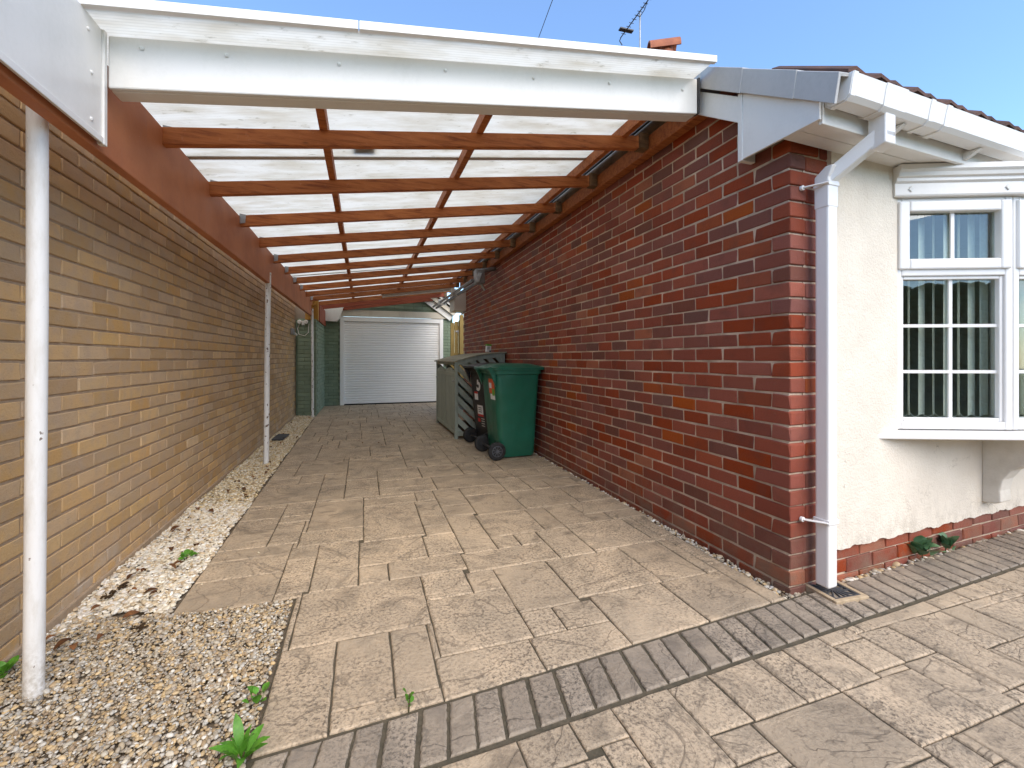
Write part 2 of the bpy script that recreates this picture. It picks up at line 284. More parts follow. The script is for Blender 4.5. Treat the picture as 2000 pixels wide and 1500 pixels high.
# ------------------------------------------------------------------ mesh helpers
def link(name, me, mat, parent=None, smooth=False):
    o = bpy.data.objects.new(name, me); col.objects.link(o)
    if mat and not me.materials: me.materials.append(MATS[mat])
    if parent is not None: o.parent = parent
    if smooth:
        for f in me.polygons: f.use_smooth = True
    return o
def tag(o, label=None, cat=None, group=None, kind=None):
    for k, v in (('label', label), ('category', cat), ('group', group), ('kind', kind)):
        if v: o[k] = v
    return o
def thing(name, label, cat, loc=(0, 0, 0), rz=0.0, group=None):
    o = bpy.data.objects.new(name, None); col.objects.link(o); o.location = loc; o.rotation_euler = (0, 0, rz); o.empty_display_size = .1
    return tag(o, label, cat, group)
class MB:
    def __init__(s): s.v = []; s.f = []
    def add(s, vs, fs):
        k = len(s.v); s.v += [tuple(x) for x in vs]; s.f += [tuple(i + k for i in f) for f in fs]; return s
    def box(s, a, b, M=None):
        x0, y0, z0 = a; x1, y1, z1 = b
        vs = [Vector(p) for p in ((x0, y0, z0), (x1, y0, z0), (x1, y1, z0), (x0, y1, z0), (x0, y0, z1), (x1, y0, z1), (x1, y1, z1), (x0, y1, z1))]
        if M is not None: vs = [M @ q for q in vs]
        return s.add(vs, ((0, 3, 2, 1), (4, 5, 6, 7), (0, 1, 5, 4), (1, 2, 6, 5), (2, 3, 7, 6), (3, 0, 4, 7)))
    def hexa(s, bottom, top):
        return s.add(list(bottom) + list(top), ((0, 3, 2, 1), (4, 5, 6, 7), (0, 1, 5, 4), (1, 2, 6, 5), (2, 3, 7, 6), (3, 0, 4, 7)))
    def prism(s, poly, d):                                # polygon of 3D points extruded by vector d
        d = Vector(d); A = [Vector(p) for p in poly]; n = len(A)
        return s.add(A + [p + d for p in A], [tuple(range(n))[::-1], tuple(range(n, 2 * n))] + [(i, (i + 1) % n, n + (i + 1) % n, n + i) for i in range(n)])
    def bar(s, p, q, wdt, hgt, up=(0, 0, 1)):             # rectangular bar between two points
        p, q, up = Vector(p), Vector(q), Vector(up); d = (q - p).normalized()
        x = d.cross(up).normalized(); u = x.cross(d).normalized()
        a, b = x * wdt / 2, u * hgt / 2
        return s.hexa([p - a - b, p + a - b, p + a + b, p - a + b], [q - a - b, q + a - b, q + a + b, q - a + b])
    def tube(s, pts, r, n=10, cap=True):
        pts = [Vector(p) for p in pts]; rs = r if isinstance(r, (list, tuple)) else [r] * len(pts)
        rings = []; prev = None
        for i, p in enumerate(pts):
            d = ((pts[i + 1] if i + 1 < len(pts) else p) - (pts[i - 1] if i else p)).normalized()
            a = prev if prev is not None and abs(prev.dot(d)) < .95 else (Vector((0, 0, 1)) if abs(d.z) < .9 else Vector((1, 0, 0)))
            x = (a - d * a.dot(d)).normalized(); prev = x; y = d.cross(x)
            rings.append([p + (x * math.cos(t) + y * math.sin(t)) * rs[i] for t in (2 * math.pi * k / n for k in range(n))])
        vs = [q for r_ in rings for q in r_]; fs = []
        for i in range(len(pts) - 1):
            for k in range(n): fs.append((i * n + k, i * n + (k + 1) % n, (i + 1) * n + (k + 1) % n, (i + 1) * n + k))
        if cap: fs += [tuple(range(n))[::-1], tuple(range((len(pts) - 1) * n, len(pts) * n))]
        return s.add(vs, fs)
    def lathe(s, prof, n=24, M=None):                     # (radius, z) profile about z
        vs = []; M = M or Matrix.Identity(4)
        for r, z in prof: vs += [M @ Vector((r * math.cos(2 * math.pi * k / n), r * math.sin(2 * math.pi * k / n), z)) for k in range(n)]
        fs = []
        for i in range(len(prof) - 1):
            for k in range(n): fs.append((i * n + k, i * n + (k + 1) % n, (i + 1) * n + (k + 1) % n, (i + 1) * n + k))
        fs += [tuple(range(n))[::-1], tuple(range((len(prof) - 1) * n, len(prof) * n))]
        return s.add(vs, fs)
    def loft(s, rings, cap=True):
        n = len(rings[0]); vs = [q for r in rings for q in r]; fs = []
        for i in range(len(rings) - 1):
            for k in range(n): fs.append((i * n + k, i * n + (k + 1) % n, (i + 1) * n + (k + 1) % n, (i + 1) * n + k))
        if cap: fs += [tuple(range(n))[::-1], tuple(range((len(rings) - 1) * n, len(rings) * n))]
        return s.add(vs, fs)
    def mesh(s, name='m'):
        me = bpy.data.meshes.new(name); me.from_pydata([tuple(v) for v in s.v], [], s.f); me.update()
        bm = bmesh.new(); bm.from_mesh(me); bmesh.ops.recalc_face_normals(bm, faces=bm.faces); bm.to_mesh(me); bm.free()
        return me
    def build(s, name, mat, parent=None, bevel=0.0, smooth=False, seg=2):
        o = link(name, s.mesh(name), mat, parent, smooth)
        if bevel:
            m = o.modifiers.new('edge', 'BEVEL'); m.width = bevel; m.segments = seg; m.limit_method = 'ANGLE'; m.angle_limit = rad(40)
        if smooth: smooth_by_angle(o)
        return o
def smooth_by_angle(o, ang=35):
    me = o.data
    bm = bmesh.new(); bm.from_mesh(me)
    for e in bm.edges:
        if len(e.link_faces) == 2 and e.calc_face_angle(0) > rad(ang): e.smooth = False
    bm.to_mesh(me); bm.free()
def chamfer_box(dx, dy, dz, b, jit=0.0):
    pts = []
    for sx in (-1, 1):
        for sy in (-1, 1):
            for sz in (-1, 1):
                x, y, z = dx / 2 + random.uniform(-jit, jit), dy / 2 + random.uniform(-jit, jit), dz / 2 + random.uniform(-jit, jit)
                bb = b * random.choice([.6, .8, 1, 1, 1.2, 1.6, 2.4]) if jit else b
                pts += [(sx * (x - bb), sy * (y - bb), sz * z), (sx * (x - bb), sy * y, sz * (z - bb)), (sx * x, sy * (y - bb), sz * (z - bb))]
    bm = bmesh.new(); vs = [bm.verts.new(p) for p in pts]
    r = bmesh.ops.convex_hull(bm, input=vs)
    me = bpy.data.meshes.new('block'); bm.to_mesh(me); bm.free(); return me
def rrect(cx, cy, hx, hy, r, z, n=5):
    pts = []
    for (sx, sy, a0) in ((1, 1, 0), (-1, 1, 90), (-1, -1, 180), (1, -1, 270)):
        for k in range(n):
            a = rad(a0 + 90 * k / (n - 1)); pts.append(Vector((cx + sx * (hx - r) + r * math.cos(a), cy + sy * (hy - r) + r * math.sin(a), z)))
    return pts
def clip_poly(poly, a, b, c):                             # keep a*x+b*y<=c
    outp = []
    for i in range(len(poly)):
        p, q = poly[i], poly[(i + 1) % len(poly)]
        dp, dq = a * p[0] + b * p[1] - c, a * q[0] + b * q[1] - c
        if dp <= 0: outp.append(p)
        if dp * dq < 0:
            t = dp / (dp - dq); outp.append((p[0] + (q[0] - p[0]) * t, p[1] + (q[1] - p[1]) * t))
    return outp
def instances_mesh(name, base_v, base_f, mats, tints):
    """many small stones joined in one mesh; mats: (N,3,4) affine, tints: (N,3)"""
    bv = np.asarray(base_v, dtype=np.float32); bf = np.asarray(base_f, dtype=np.int32); N = len(mats); nv = len(bv); nf = len(bf)
    V = np.einsum('nij,vj->nvi', mats[:, :, :3], bv) + mats[:, None, :, 3]
    Fc = (bf[None] + (np.arange(N) * nv)[:, None, None]).reshape(-1)
    me = bpy.data.meshes.new(name); me.vertices.add(N * nv); me.vertices.foreach_set('co', V.reshape(-1).astype(np.float32))
    me.loops.add(len(Fc)); me.loops.foreach_set('vertex_index', Fc.astype(np.int32))
    me.polygons.add(N * nf); me.polygons.foreach_set('loop_start', np.arange(N * nf, dtype=np.int32) * 3)
    me.polygons.foreach_set('use_smooth', np.ones(N * nf, dtype=bool))
    me.update(calc_edges=True)
    at = me.attributes.new('tint', 'FLOAT_COLOR', 'POINT')
    C = np.ones((N, nv, 4), dtype=np.float32); C[:, :, :3] = tints[:, None, :]
    at.data.foreach_set('color', C.reshape(-1)); return me
def ico(sub, jit=.0):
    bm = bmesh.new(); bmesh.ops.create_icosphere(bm, subdivisions=sub, radius=1.0)
    bm.verts.ensure_lookup_table(); v = [tuple(q.co * (1 + random.uniform(-jit, jit))) for q in bm.verts]; f = [tuple(x.index for x in q.verts) for q in bm.faces]
    bm.free(); return v, f

# ================================================================== SETTING
g = MB(); g.add([(-60, -60, -.13), (60, -60, -.13), (60, 90, -.13), (-60, 90, -.13)], [(0, 1, 2, 3)])
tag(g.build('ground', 'soil'), kind='structure')
lw = MB(); lw.add([(-40, -45, -.02), (40, -45, -.02), (40, -3.0, -.02), (-40, -3.0, -.02)], [(0, 1, 2, 3)])
tag(lw.build('lawn', 'lawn'), kind='structure')

# house front runs very slightly back from the drive's square
FA = rad(2.73); DF = Vector((math.cos(FA), math.sin(FA), 0)); NF = Vector((math.sin(FA), -math.cos(FA), 0)); CO = Vector((1.939, 1.573, 0))
def FP(t, n_, z): return CO + DF * t + NF * n_ + Vector((0, 0, z))
XW, YC, YE = 1.939, 1.573, 8.87          # red side wall: plane, front corner, rear end
XL = -1.23                               # yellow wall plane

# ---- driveway: concrete bed with its stamped slabs
XEL = -.80
def xl(y): return -.797 - .0106 * (y - 2.27)             # left edge of the drive
def xr(y): return 1.865 if y < 2.6 else 1.865 + .04 * min(1, (y - 2.6) / 1.5)
def band_hi(x): return 1.405 + .062 * (x + .187)
def band_lo(x): return 1.212 + .050 * (x - .15)
bed = MB()
bed.prism([(xl(2.27), 2.272, -.12), (-.303, 2.272, -.12), (-.303, 1.20, -.12), (-.32, -3, -.12), (9, -3, -.12), (9, 1.9, -.12), FP(.16, .075, -.12), (1.865, 1.50, -.12), (1.905, 4, -.12), (1.905, 8.9, -.12), (3.4, 8.9, -.12), (3.4, 11.35, -.12), (xl(11.2), 11.35, -.12)], (0, 0, .1125))
drive = tag(bed.build('driveway', 'joint_grout'), kind='structure')
QS = []                                                   # traced slabs: photo corners -> rectangles
def tr(ox, oy, k, *quads):
    for q in quads:
        P = [ground(ox + q[i] / k, oy + q[i + 1] / k) for i in range(0, 8, 2)]
        QS.append((( P[0][0] + P[3][0]) / 2, (P[2][1] + P[3][1]) / 2, (P[1][0] + P[2][0]) / 2, (P[0][1] + P[1][1]) / 2))
tr(500, 1000, 2.6667, (128,735,408,678,340,1180,35,1275), (418,675,690,615,705,975,375,1045), (365,1070,965,910,978,975,350,1180), (700,620,895,580,960,905,710,970),
   (275,432,860,330,893,575,212,710), (868,335,1075,300,1125,405,885,460), (888,470,1275,388,1405,640,945,750), (950,760,1415,650,1510,815,980,970),
   (1085,325,1240,305,1275,380,1128,405), (1250,305,1505,262,1650,455,1365,520), (1368,525,1535,488,1600,590,1415,635), (1540,485,1750,440,1830,545,1605,588), (1425,645,1845,550,1960,695,1515,815))
tr(560, 900, 5, (350,825,735,755,710,1205,240,1270), (100,850,330,825,300,930,50,970), (45,975,300,935,225,1270,-20,1300), (745,800,1330,740,1395,945,730,1025), (730,1030,995,1010,1005,1165,715,1200),
   (1020,1010,1665,915,1715,1045,1010,1160), (775,385,1240,325,1255,390,770,450), (770,455,1258,395,1330,735,750,795), (275,400,762,380,748,625,165,710), (160,715,745,630,735,750,110,845))
tr(880, 880, 5, (-20,640,250,615,425,945,70,1000), (265,645,730,585,895,765,380,845), (390,850,600,825,655,915,435,945), (610,825,845,785,920,880,660,915), (140,455,560,400,725,575,260,640),
   (740,570,900,545,1100,730,900,768), (910,540,1140,510,1360,690,1110,728), (850,790,1105,740,1385,985,1075,1040), (1115,735,1695,660,1990,875,1385,985), (575,400,1065,355,1245,492,735,565),
   (1075,355,1330,320,1540,465,1250,490), (1145,510,1540,465,1735,565,1310,610), (1315,615,1490,592,1575,662,1365,690), (1500,592,1735,565,1830,635,1580,662), (85,1005,920,885,1065,1045,165,1210),
   (930,1080,1610,950,1990,1275,1230,1430), (115,365,500,320,560,398,165,445), (455,280,655,255,775,368,560,395))
tr(1, 1, 1, (1158,1165,1282,1137,1376,1212,1236,1259), (1287,1133,1394,1112,1501,1174,1379,1212), (1206,1068,1260,1056,1390,1110,1285,1132))
tr(1100, 1150, 5, (500,1135,1050,955,1800,1850,1050,1900), (1060,945,1370,845,1825,1285,1490,1400), (95,1265,480,1140,690,1430,230,1510))
tr(800, 1300, 5, (1050,695,1590,510,1740,820,1180,990), (300,960,1040,700,1170,1000,380,1260))
tr(1400, 1150, 5, (-110,835,345,685,820,1085,320,1275), (350,680,625,580,1115,960,830,1080), (640,575,965,455,1505,810,1130,960), (975,450,1215,350,1390,455,1125,530), (1130,535,1390,460,1830,735,1510,805), (370,1295,1180,985,2240,1750,900,1900))
tr(1600, 1100, 3.75, (165,445,735,260,905,345,300,520), (310,525,535,470,865,660,625,735), (545,465,745,400,1500,775,1480,985), (755,395,905,350,1285,535,1140,580), (745,258,930,195,1105,275,910,342),
   (940,190,1150,115,1245,240,1115,272), (165,915,620,750,1215,1105,745,1355), (635,740,870,665,1430,1030,1225,1100), (760,1365,980,1265,1320,1500,950,1500))
U = .025; GX0, GY0, GX1, GY1 = -1.0, -.3, 5.2, 11.15
nx, ny = int((GX1 - GX0) / U), int((GY1 - GY0) / U)
free = np.zeros((nx, ny), bool)
gx = GX0 + (np.arange(nx) + .5) * U; gy = GY0 + (np.arange(ny) + .5) * U
XX, YY = np.meshgrid(gx, gy, indexing='ij')
inb = (YY > 1.405 + .062 * (XX + .187) - .016) & (XX > np.where(YY > 2.285, -.797 - .0106 * (YY - 2.27) - .014, -.310)) & (XX < np.where(YY < 2.6, 1.875, 1.912))
inf_ = (YY < 1.212 + .050 * (XX - .15) + .010) & (XX > -.31)
free[inb & (YY < 11.12)] = True; free[inf_] = True
rects = []
for (x0, y0, x1, y1) in QS:
    i0, i1, j0, j1 = (round((x0 - GX0) / U), round((x1 - GX0) / U), round((y0 - GY0) / U), round((y1 - GY0) / U))
    i0, j0 = max(i0, 0), max(j0, 0); i1, j1 = min(i1, nx), min(j1, ny)
    if i1 - i0 < 2 or j1 - j0 < 2: continue
    # shrink off cells that a slab traced before has taken
    sub = free[i0:i1, j0:j1]
    while sub.size and not sub.all():
        fr_ = [sub[0].mean(), sub[-1].mean(), sub[:, 0].mean(), sub[:, -1].mean()]; k = int(np.argmin(fr_))
        if k == 0: i0 += 1
        elif k == 1: i1 -= 1
        elif k == 2: j0 += 1
        else: j1 -= 1
        if i1 - i0 < 2 or j1 - j0 < 2: break
        sub = free[i0:i1, j0:j1]
    if i1 - i0 < 3 or j1 - j0 < 2: continue
    free[i0:i1, j0:j1] = False; rects.append((i0, j0, i1, j1))
SZ = [(15, 15), (9, 15), (17, 9), (11, 9), (14, 20), (22, 14), (18, 15), (16, 12), (24, 9), (12, 12), (13, 17), (20, 11), (8, 12)]
def take(i0, j0, i1, j1):
    i0, j0, i1, j1 = max(i0, 0), max(j0, 0), min(i1, nx), min(j1, ny)
    if i1 - i0 < 3 or j1 - j0 < 3 or not free[i0:i1, j0:j1].all(): return False
    free[i0:i1, j0:j1] = False; rects.append((i0, j0, i1, j1)); return True
j = int((2.95 - GY0) / U)                                  # the far drive in staggered bands
while j < ny:
    bh = random.choice([9, 12, 15, 15, 17]); i = 0
    while i < nx and GX0 + i * U < 1.92:
        if not free[i, j]: i += 1; continue
        wd = random.choice([8, 11, 14, 16, 19, 23]); r_ = random.random()
        run = 0
        while i + run < nx and free[i + run, j] and run < wd + 5: run += 1
        if run <= wd + 4: wd = run
        if wd < 3: i += 1; continue
        if r_ < .22 and bh >= 12:
            h1 = random.choice([5, 6, 7, 8]); a = take(i, j, i + wd, j + h1); b = take(i, j + h1, i + wd, j + bh)
        elif r_ < .50 and take(i, j, i + wd, j + bh + random.choice([5, 7, 9])): pass
        elif r_ < .62 and wd >= 14:
            h_ = wd // 2; take(i, j, i + h_, j + bh); take(i + h_, j, i + wd, j + bh)
        else: take(i, j, i + wd, j + bh)
        i += wd
    j += bh
for j in range(ny):
    for i in range(nx):
        if not free[i, j]: continue
        done = False
        for (a, b) in random.sample(SZ, len(SZ)):
            for (aa, bb) in ((a, b), (a + 2, b), (a - 2, b), (a, b - 2)):
                if i + aa <= nx and j + bb <= ny and free[i:i + aa, j:j + bb].all():
                    free[i:i + aa, j:j + bb] = False; rects.append((i, j, i + aa, j + bb)); done = True; break
            if done: break
        if done: continue
        a = 1
        while i + a < nx and free[i + a, j] and a < 16: a += 1
        b = 1
        while j + b < ny and free[i:i + a, j + b].all() and b < 16: b += 1
        free[i:i + a, j:j + b] = False
        if a >= 2 and b >= 2: rects.append((i, j, i + a, j + b))
occ = np.zeros((nx, ny), bool); allow = np.zeros((nx, ny), bool); allow[(inb & (YY < 11.12)) | inf_] = True
for (i0, j0, i1, j1) in rects: occ[i0:i1, j0:j1] = True
for it in range(5):
    for q in range(len(rects)):
        i0, j0, i1, j1 = rects[q]
        if i1 < nx and allow[i1, j0:j1].mean() > .6 and not occ[i1, j0:j1].any(): occ[i1, j0:j1] = True; i1 += 1
        if i0 > 0 and allow[i0 - 1, j0:j1].mean() > .6 and not occ[i0 - 1, j0:j1].any(): i0 -= 1; occ[i0, j0:j1] = True
        if j1 < ny and allow[i0:i1, j1].mean() > .6 and not occ[i0:i1, j1].any(): occ[i0:i1, j1] = True; j1 += 1
        if j0 > 0 and allow[i0:i1, j0 - 1].mean() > .6 and not occ[i0:i1, j0 - 1].any(): j0 -= 1; occ[i0:i1, j0] = True
        rects[q] = (i0, j0, i1, j1)
left = allow & ~occ
for j in range(ny):
    for i in range(nx):
        if left[i, j]:
            b = 1
            while j + b < ny and left[i, j + b] and b < 18: b += 1
            a = 1
            while i + a < nx and left[i + a, j] and a < 18: a += 1
            if a > 1 and b > 1 and left[i:i + a, j:j + b].all(): left[i:i + a, j:j + b] = False; rects.append((i, j, i + a, j + b))
            elif b >= a and b > 2: left[i, j:j + b] = False; rects.append((i, j, i + 1, j + b))
            elif a > 2: left[i:i + a, j] = False; rects.append((i, j, i + a, j + 1))
def slab_mesh(x0, y0, x1, y1, gap=.0028, top=0.0, fn=None):
    gap = gap * random.uniform(.7, 1.5)
    x0 += gap; y0 += gap; x1 -= gap; y1 -= gap
    def side(a, b):
        n = max(1, int((Vector(b) - Vector(a)).length / .06)); return [(a[0] + (b[0] - a[0]) * k / n, a[1] + (b[1] - a[1]) * k / n) for k in range(n)]
    poly = [(x0, y0), (x1, y0), (x1, y1), (x0, y1)]
    if not fn:                                            # trim to the border and to the drive's edges
        if (y0 + y1) / 2 < 1.215 + .05 * x1: poly = clip_poly(poly, -.05, 1, 1.2045 - .007)
        else:
            poly = clip_poly(poly, .062, -1, -1.4166 - .007); poly = clip_poly(poly, -1, -.0106, .797 - .0106 * 2.27 - .002 if y0 > 2.2 else .300)
            poly = clip_poly(poly, 1, 0, 1.864 if y1 < 2.6 else 1.902)
        if len(poly) < 3: return None
    pts = [q for k in range(len(poly)) for q in side(poly[k], poly[(k + 1) % len(poly)])]
    cx, cy = sum(q[0] for q in poly) / len(poly), sum(q[1] for q in poly) / len(poly); pts = [(px + random.uniform(-.0018, .0018), py + random.uniform(-.0018, .0018)) for px, py in pts]
    if fn: pts = [fn(*q) for q in pts]; cx, cy = fn(cx, cy)
    def ring(ins, z):
        r = []
        for px, py in pts:
            d = Vector((cx - px, cy - py)); l = max(d.length, 1e-6); d = Vector((math.copysign(min(abs(d.x), ins), d.x), math.copysign(min(abs(d.y), ins), d.y)))
            r.append((px + d.x * .8, py + d.y * .8, z + random.uniform(-.0008, .0008)))
        return r
    m = MB(); m.loft([ring(0, -.022), ring(0, top - .0045), ring(.004, top - .0012), ring(.009, top)], cap=False)
    n = len(pts); k = 3 * n; m.f.append(tuple(range(k, k + n))); return m.mesh('slab')
rects.sort(key=lambda q: (GY0 + q[1] * U) ** 2 + (GX0 + (q[0] + q[2]) / 2 * U) ** 2)
joined = MB()
for idx, (i0, j0, i1, j1) in enumerate(rects):
    me = slab_mesh(GX0 + i0 * U, GY0 + j0 * U, GX0 + i1 * U, GY0 + j1 * U, top=random.uniform(-.001, .0015))
    if me is None: continue
    if idx < 299: link('slab', me, 'stamped_concrete', drive)
    else: joined.add([v.co[:] for v in me.vertices], [tuple(p.vertices) for p in me.polygons])
if joined.v: tag(joined.build('slab_paving', 'stamped_concrete', drive), kind='stuff')

# ---- border of soldier pavers across the drive
bb = MB(); xs = [-.34 + .2 * k for k in range(40)]
bb.add([(x, band_lo(x) - .004, -.0065) for x in xs] + [(x, band_hi(x) + .004, -.0065) for x in xs] + [(x, band_lo(x) - .004, -.05) for x in xs] + [(x, band_hi(x) + .004, -.05) for x in xs],
       [(k, k + 1, 41 + k, 40 + k) for k in range(39)] + [(k, 80 + k, 81 + k, k + 1) for k in range(39)] + [(40 + k, 41 + k, 121 + k, 120 + k) for k in range(39)])
border = tag(bb.build('paving_border', 'joint_grout'), kind='structure')
x = -.305
while x < 5.2:
    wd = random.uniform(.074, .092); gp = random.uniform(.006, .017)
    def fnb(px, py): return (px + (py - .5) * .035, band_lo(px) + .012 + (band_hi(px) - band_lo(px) - .020) * py)
    m = slab_mesh(x, .0, x + wd, 1.0, gap=.0, top=.001, fn=fnb)
    link('paver', m, 'border_concrete', border); x += wd + gp

# ================================================================== GRAVEL
bv2, bf2 = ico(2, .07); bv1, bf1 = ico(1, .10)
def scatter(name, inside, xr_, yr_, dens, size, zfun, pal, sub, label, flat=(.45, .75)):
    A = (xr_[1] - xr_[0]) * (yr_[1] - yr_[0]); N = int(A * dens)
    P = np.column_stack([rng.uniform(*xr_, N), rng.uniform(*yr_, N)]); P = P[inside(P[:, 0], P[:, 1])]; N = len(P)
    s = size[0] + (size[1] - size[0]) * rng.random(N) ** 2.2
    sc = np.column_stack([s * rng.uniform(.9, 1.5, N), s * rng.uniform(.7, 1.05, N), s * rng.uniform(*flat, N)])
    a = rng.uniform(0, 2 * np.pi, N); tx = rng.normal(0, .28, N); ty = rng.normal(0, .28, N)
    Mt = np.zeros((N, 3, 4)); ca, sa = np.cos(a), np.sin(a)
    Rz = np.zeros((N, 3, 3)); Rz[:, 0, 0] = ca; Rz[:, 0, 1] = -sa; Rz[:, 1, 0] = sa; Rz[:, 1, 1] = ca; Rz[:, 2, 2] = 1
    Rx = np.zeros((N, 3, 3)); Rx[:, 0, 0] = 1; Rx[:, 1, 1] = np.cos(tx); Rx[:, 1, 2] = -np.sin(tx); Rx[:, 2, 1] = np.sin(tx); Rx[:, 2, 2] = np.cos(tx)
    Ry = np.zeros((N, 3, 3)); Ry[:, 1, 1] = 1; Ry[:, 0, 0] = np.cos(ty); Ry[:, 0, 2] = np.sin(ty); Ry[:, 2, 0] = -np.sin(ty); Ry[:, 2, 2] = np.cos(ty)
    R_ = Rz @ Rx @ Ry; Mt[:, :, :3] = R_ * sc[:, None, :]
    Mt[:, 0, 3], Mt[:, 1, 3] = P[:, 0], P[:, 1]; Mt[:, 2, 3] = zfun(P[:, 0], P[:, 1]) + rng.uniform(-.011, .004, N) + s * .15
    pal = np.array(pal); T = pal[rng.integers(0, len(pal), N)] * rng.uniform(.80, 1.2, (N, 1))
    bvf = (bv2, bf2) if sub == 2 else (bv1, bf1)
    me = instances_mesh(name, bvf[0], bvf[1], Mt, T); o = link(name, me, 'pebble'); return tag(o, label, 'gravel', kind='stuff')
PEA = [(0.443, 0.352, 0.230), (0.520, 0.457, 0.349), (0.347, 0.295, 0.230), (0.361, 0.302, 0.217), (0.482, 0.343, 0.175), (0.578, 0.533, 0.450), (0.385, 0.276, 0.156), (0.404, 0.336, 0.246), (0.539, 0.399, 0.221), (0.424, 0.390, 0.330), (0.289, 0.209, 0.129)]
CHIP = [(.72, .66, .54), (.64, .56, .42), (.76, .72, .63), (.58, .46, .30), (.50, .38, .24), (.70, .62, .48), (.66, .60, .52)]
TAN = [(.60, .48, .29), (.50, .38, .22), (.66, .56, .38), (.42, .30, .17), (.56, .42, .22), (.62, .54, .40)]
sub_ = MB()
sub_.prism([(-1.24, -.6, -.10), (-.302, -.6, -.10), (-.302, 2.275, -.10), (-.795, 2.275, -.10), (-.86, 9.4, -.10), (-1.24, 9.4, -.10)], (0, 0, .086))
tag(sub_.build('gravel_bed', 'soil'), kind='structure')
mound = lambda x_, y_: .004 + .010 * np.sin(x_ * 7 + 1) * np.sin(y_ * 6)
scatter('pea_gravel', lambda X, Y: (Y < 2.40 + .10 * np.sin(X * 9) - .30 * np.clip(-X - .9, 0, 1)) & ~((X > xl(2.3)) & (Y > 2.268)) & (X < -.310), (-1.225, -.305), (.75, 2.5), 18000, (.0032, .0092), mound, PEA, 2, 'rounded tan and grey pea gravel beside the front post')
scatter('stone_chippings', lambda X, Y: (Y > 2.30 + .08 * np.sin(X * 11)) & (X < -.805 - .0106 * (Y - 2.27)), (-1.225, -.80), (2.2, 3.9), 9500, (.007, .014), mound, CHIP, 2, 'pale cream stone chippings along the foot of the yellow wall', (.35, .6))
scatter('tan_gravel', lambda X, Y: (X < -.81 - .0106 * (Y - 2.27)), (-1.225, -.80), (3.75, 9.3), 6800, (.008, .015), mound, TAN + CHIP[:2], 1, 'yellowish gravel strip between the yellow wall and the drive, far half', (.35, .6))
scatter('edge_gravel', lambda X, Y: (X > np.where(Y < 2.6, 1.868, 1.89)), (1.865, 1.935), (1.60, 6.0), 5200, (.006, .013), lambda x_, y_: -.016 + 0 * x_, PEA + CHIP, 2, 'thin line of mixed stones at the foot of the red brick wall')
def in_front(X, Y):
    t = (X - CO.x) * DF.x + (Y - CO.y) * DF.y; n_ = (X - CO.x) * NF.x + (Y - CO.y) * NF.y
    return (t > .30) & (n_ > .004) & (Y > 1.405 + .062 * (X + .187) - .02)
scatter('front_gravel', in_front, (2.1, 5.6), (1.45, 1.85), 3800, (.009, .019), lambda x_, y_: -.012 + 0 * x_, PEA + CHIP[:3], 2, 'rounded pebbles between the brick plinth and the paving border')
scatter('stray_stones', lambda X, Y: (X < -.80 + .05 + .5 * rng.random(len(X)) ** 4) & (X > xl(3) + .01), (-.79, .0), (2.35, 6.5), 26, (.004, .009), lambda x_, y_: .008 + 0 * x_, CHIP + TAN, 2, 'a few loose stones kicked onto the drive beside the gravel strip')
scatter('corner_gravel', lambda X, Y: (Y < 1.60 + 0 * X) , (1.865, 2.03), (1.49, 1.60), 5200, (.007, .014), lambda x_, y_: -.02 + 0 * x_, PEA[:5] + [(.12, .09, .06)], 2, 'small stones packed at the corner of the red wall')

# ================================================================== BRICKWORK
def px_size(c):
    zc = c[0] * SN + c[1] * CS; xc = c[0] * CS - c[1] * SN
    u, v = CX + F_ * xc / max(zc, .05), HY - F_ * (c[2] - CH) / max(zc, .05)
    return zc, u, v
def lay(items, mat, parent, limit=300, bevel=.0035, jit=.0022):
    """items: (centre, (dx,dy,dz), rz); nearest ones in view become single objects, the rest one joined mesh"""
    def key(it):
        zc, u, v = px_size(it[0]); vis = zc > .1 and -120 < u < 2120 and -60 < v < 1560
        return (not vis, zc)
    items = sorted(items, key=key); cache = {}; jm = []; 
    for k, (c, d, rz) in enumerate(items):
        q = tuple(round(a, 4) for a in d)
        if q not in cache: cache[q] = [chamfer_box(*q, bevel, jit) for _ in range(6)]
        if k < limit:
            o = link('brick', random.choice(cache[q]), mat, parent); o.location = c; o.rotation_euler = (random.gauss(0, .004), random.gauss(0, .004), rz + random.gauss(0, .004))
        else: jm.append((random.choice(cache[q]), c, rz))
    if jm:
        vs = []; fs = []; rn = []
        for me, c, rz in jm:
            k = len(vs); ca, sa = math.cos(rz), math.sin(rz); r = random.random()
            vs += [(c[0] + v.co.x * ca - v.co.y * sa, c[1] + v.co.x * sa + v.co.y * ca, c[2] + v.co.z) for v in me.vertices]
            for p in me.polygons: fs.append(tuple(i + k for i in p.vertices)); rn.append(r)
        me = bpy.data.meshes.new('brickwork'); me.from_pydata(vs, [], fs); at = me.attributes.new('rnd', 'FLOAT', 'FACE'); at.data.foreach_set('value', rn)
        tag(link('brickwork', me, mat + '_joined' if mat + '_joined' in MATS else mat, parent), kind='stuff')

house = thing('bungalow', 'red brick bungalow with cream rendered front and white bow window', 'house', (XW, YC, 0))
def hp(o): o.parent = house; o.matrix_parent_inverse = Matrix.Translation((-XW, -YC, 0)); return o
def verge_z(y): return 2.150 + .66 * (y - 1.30)          # underside line of the verge
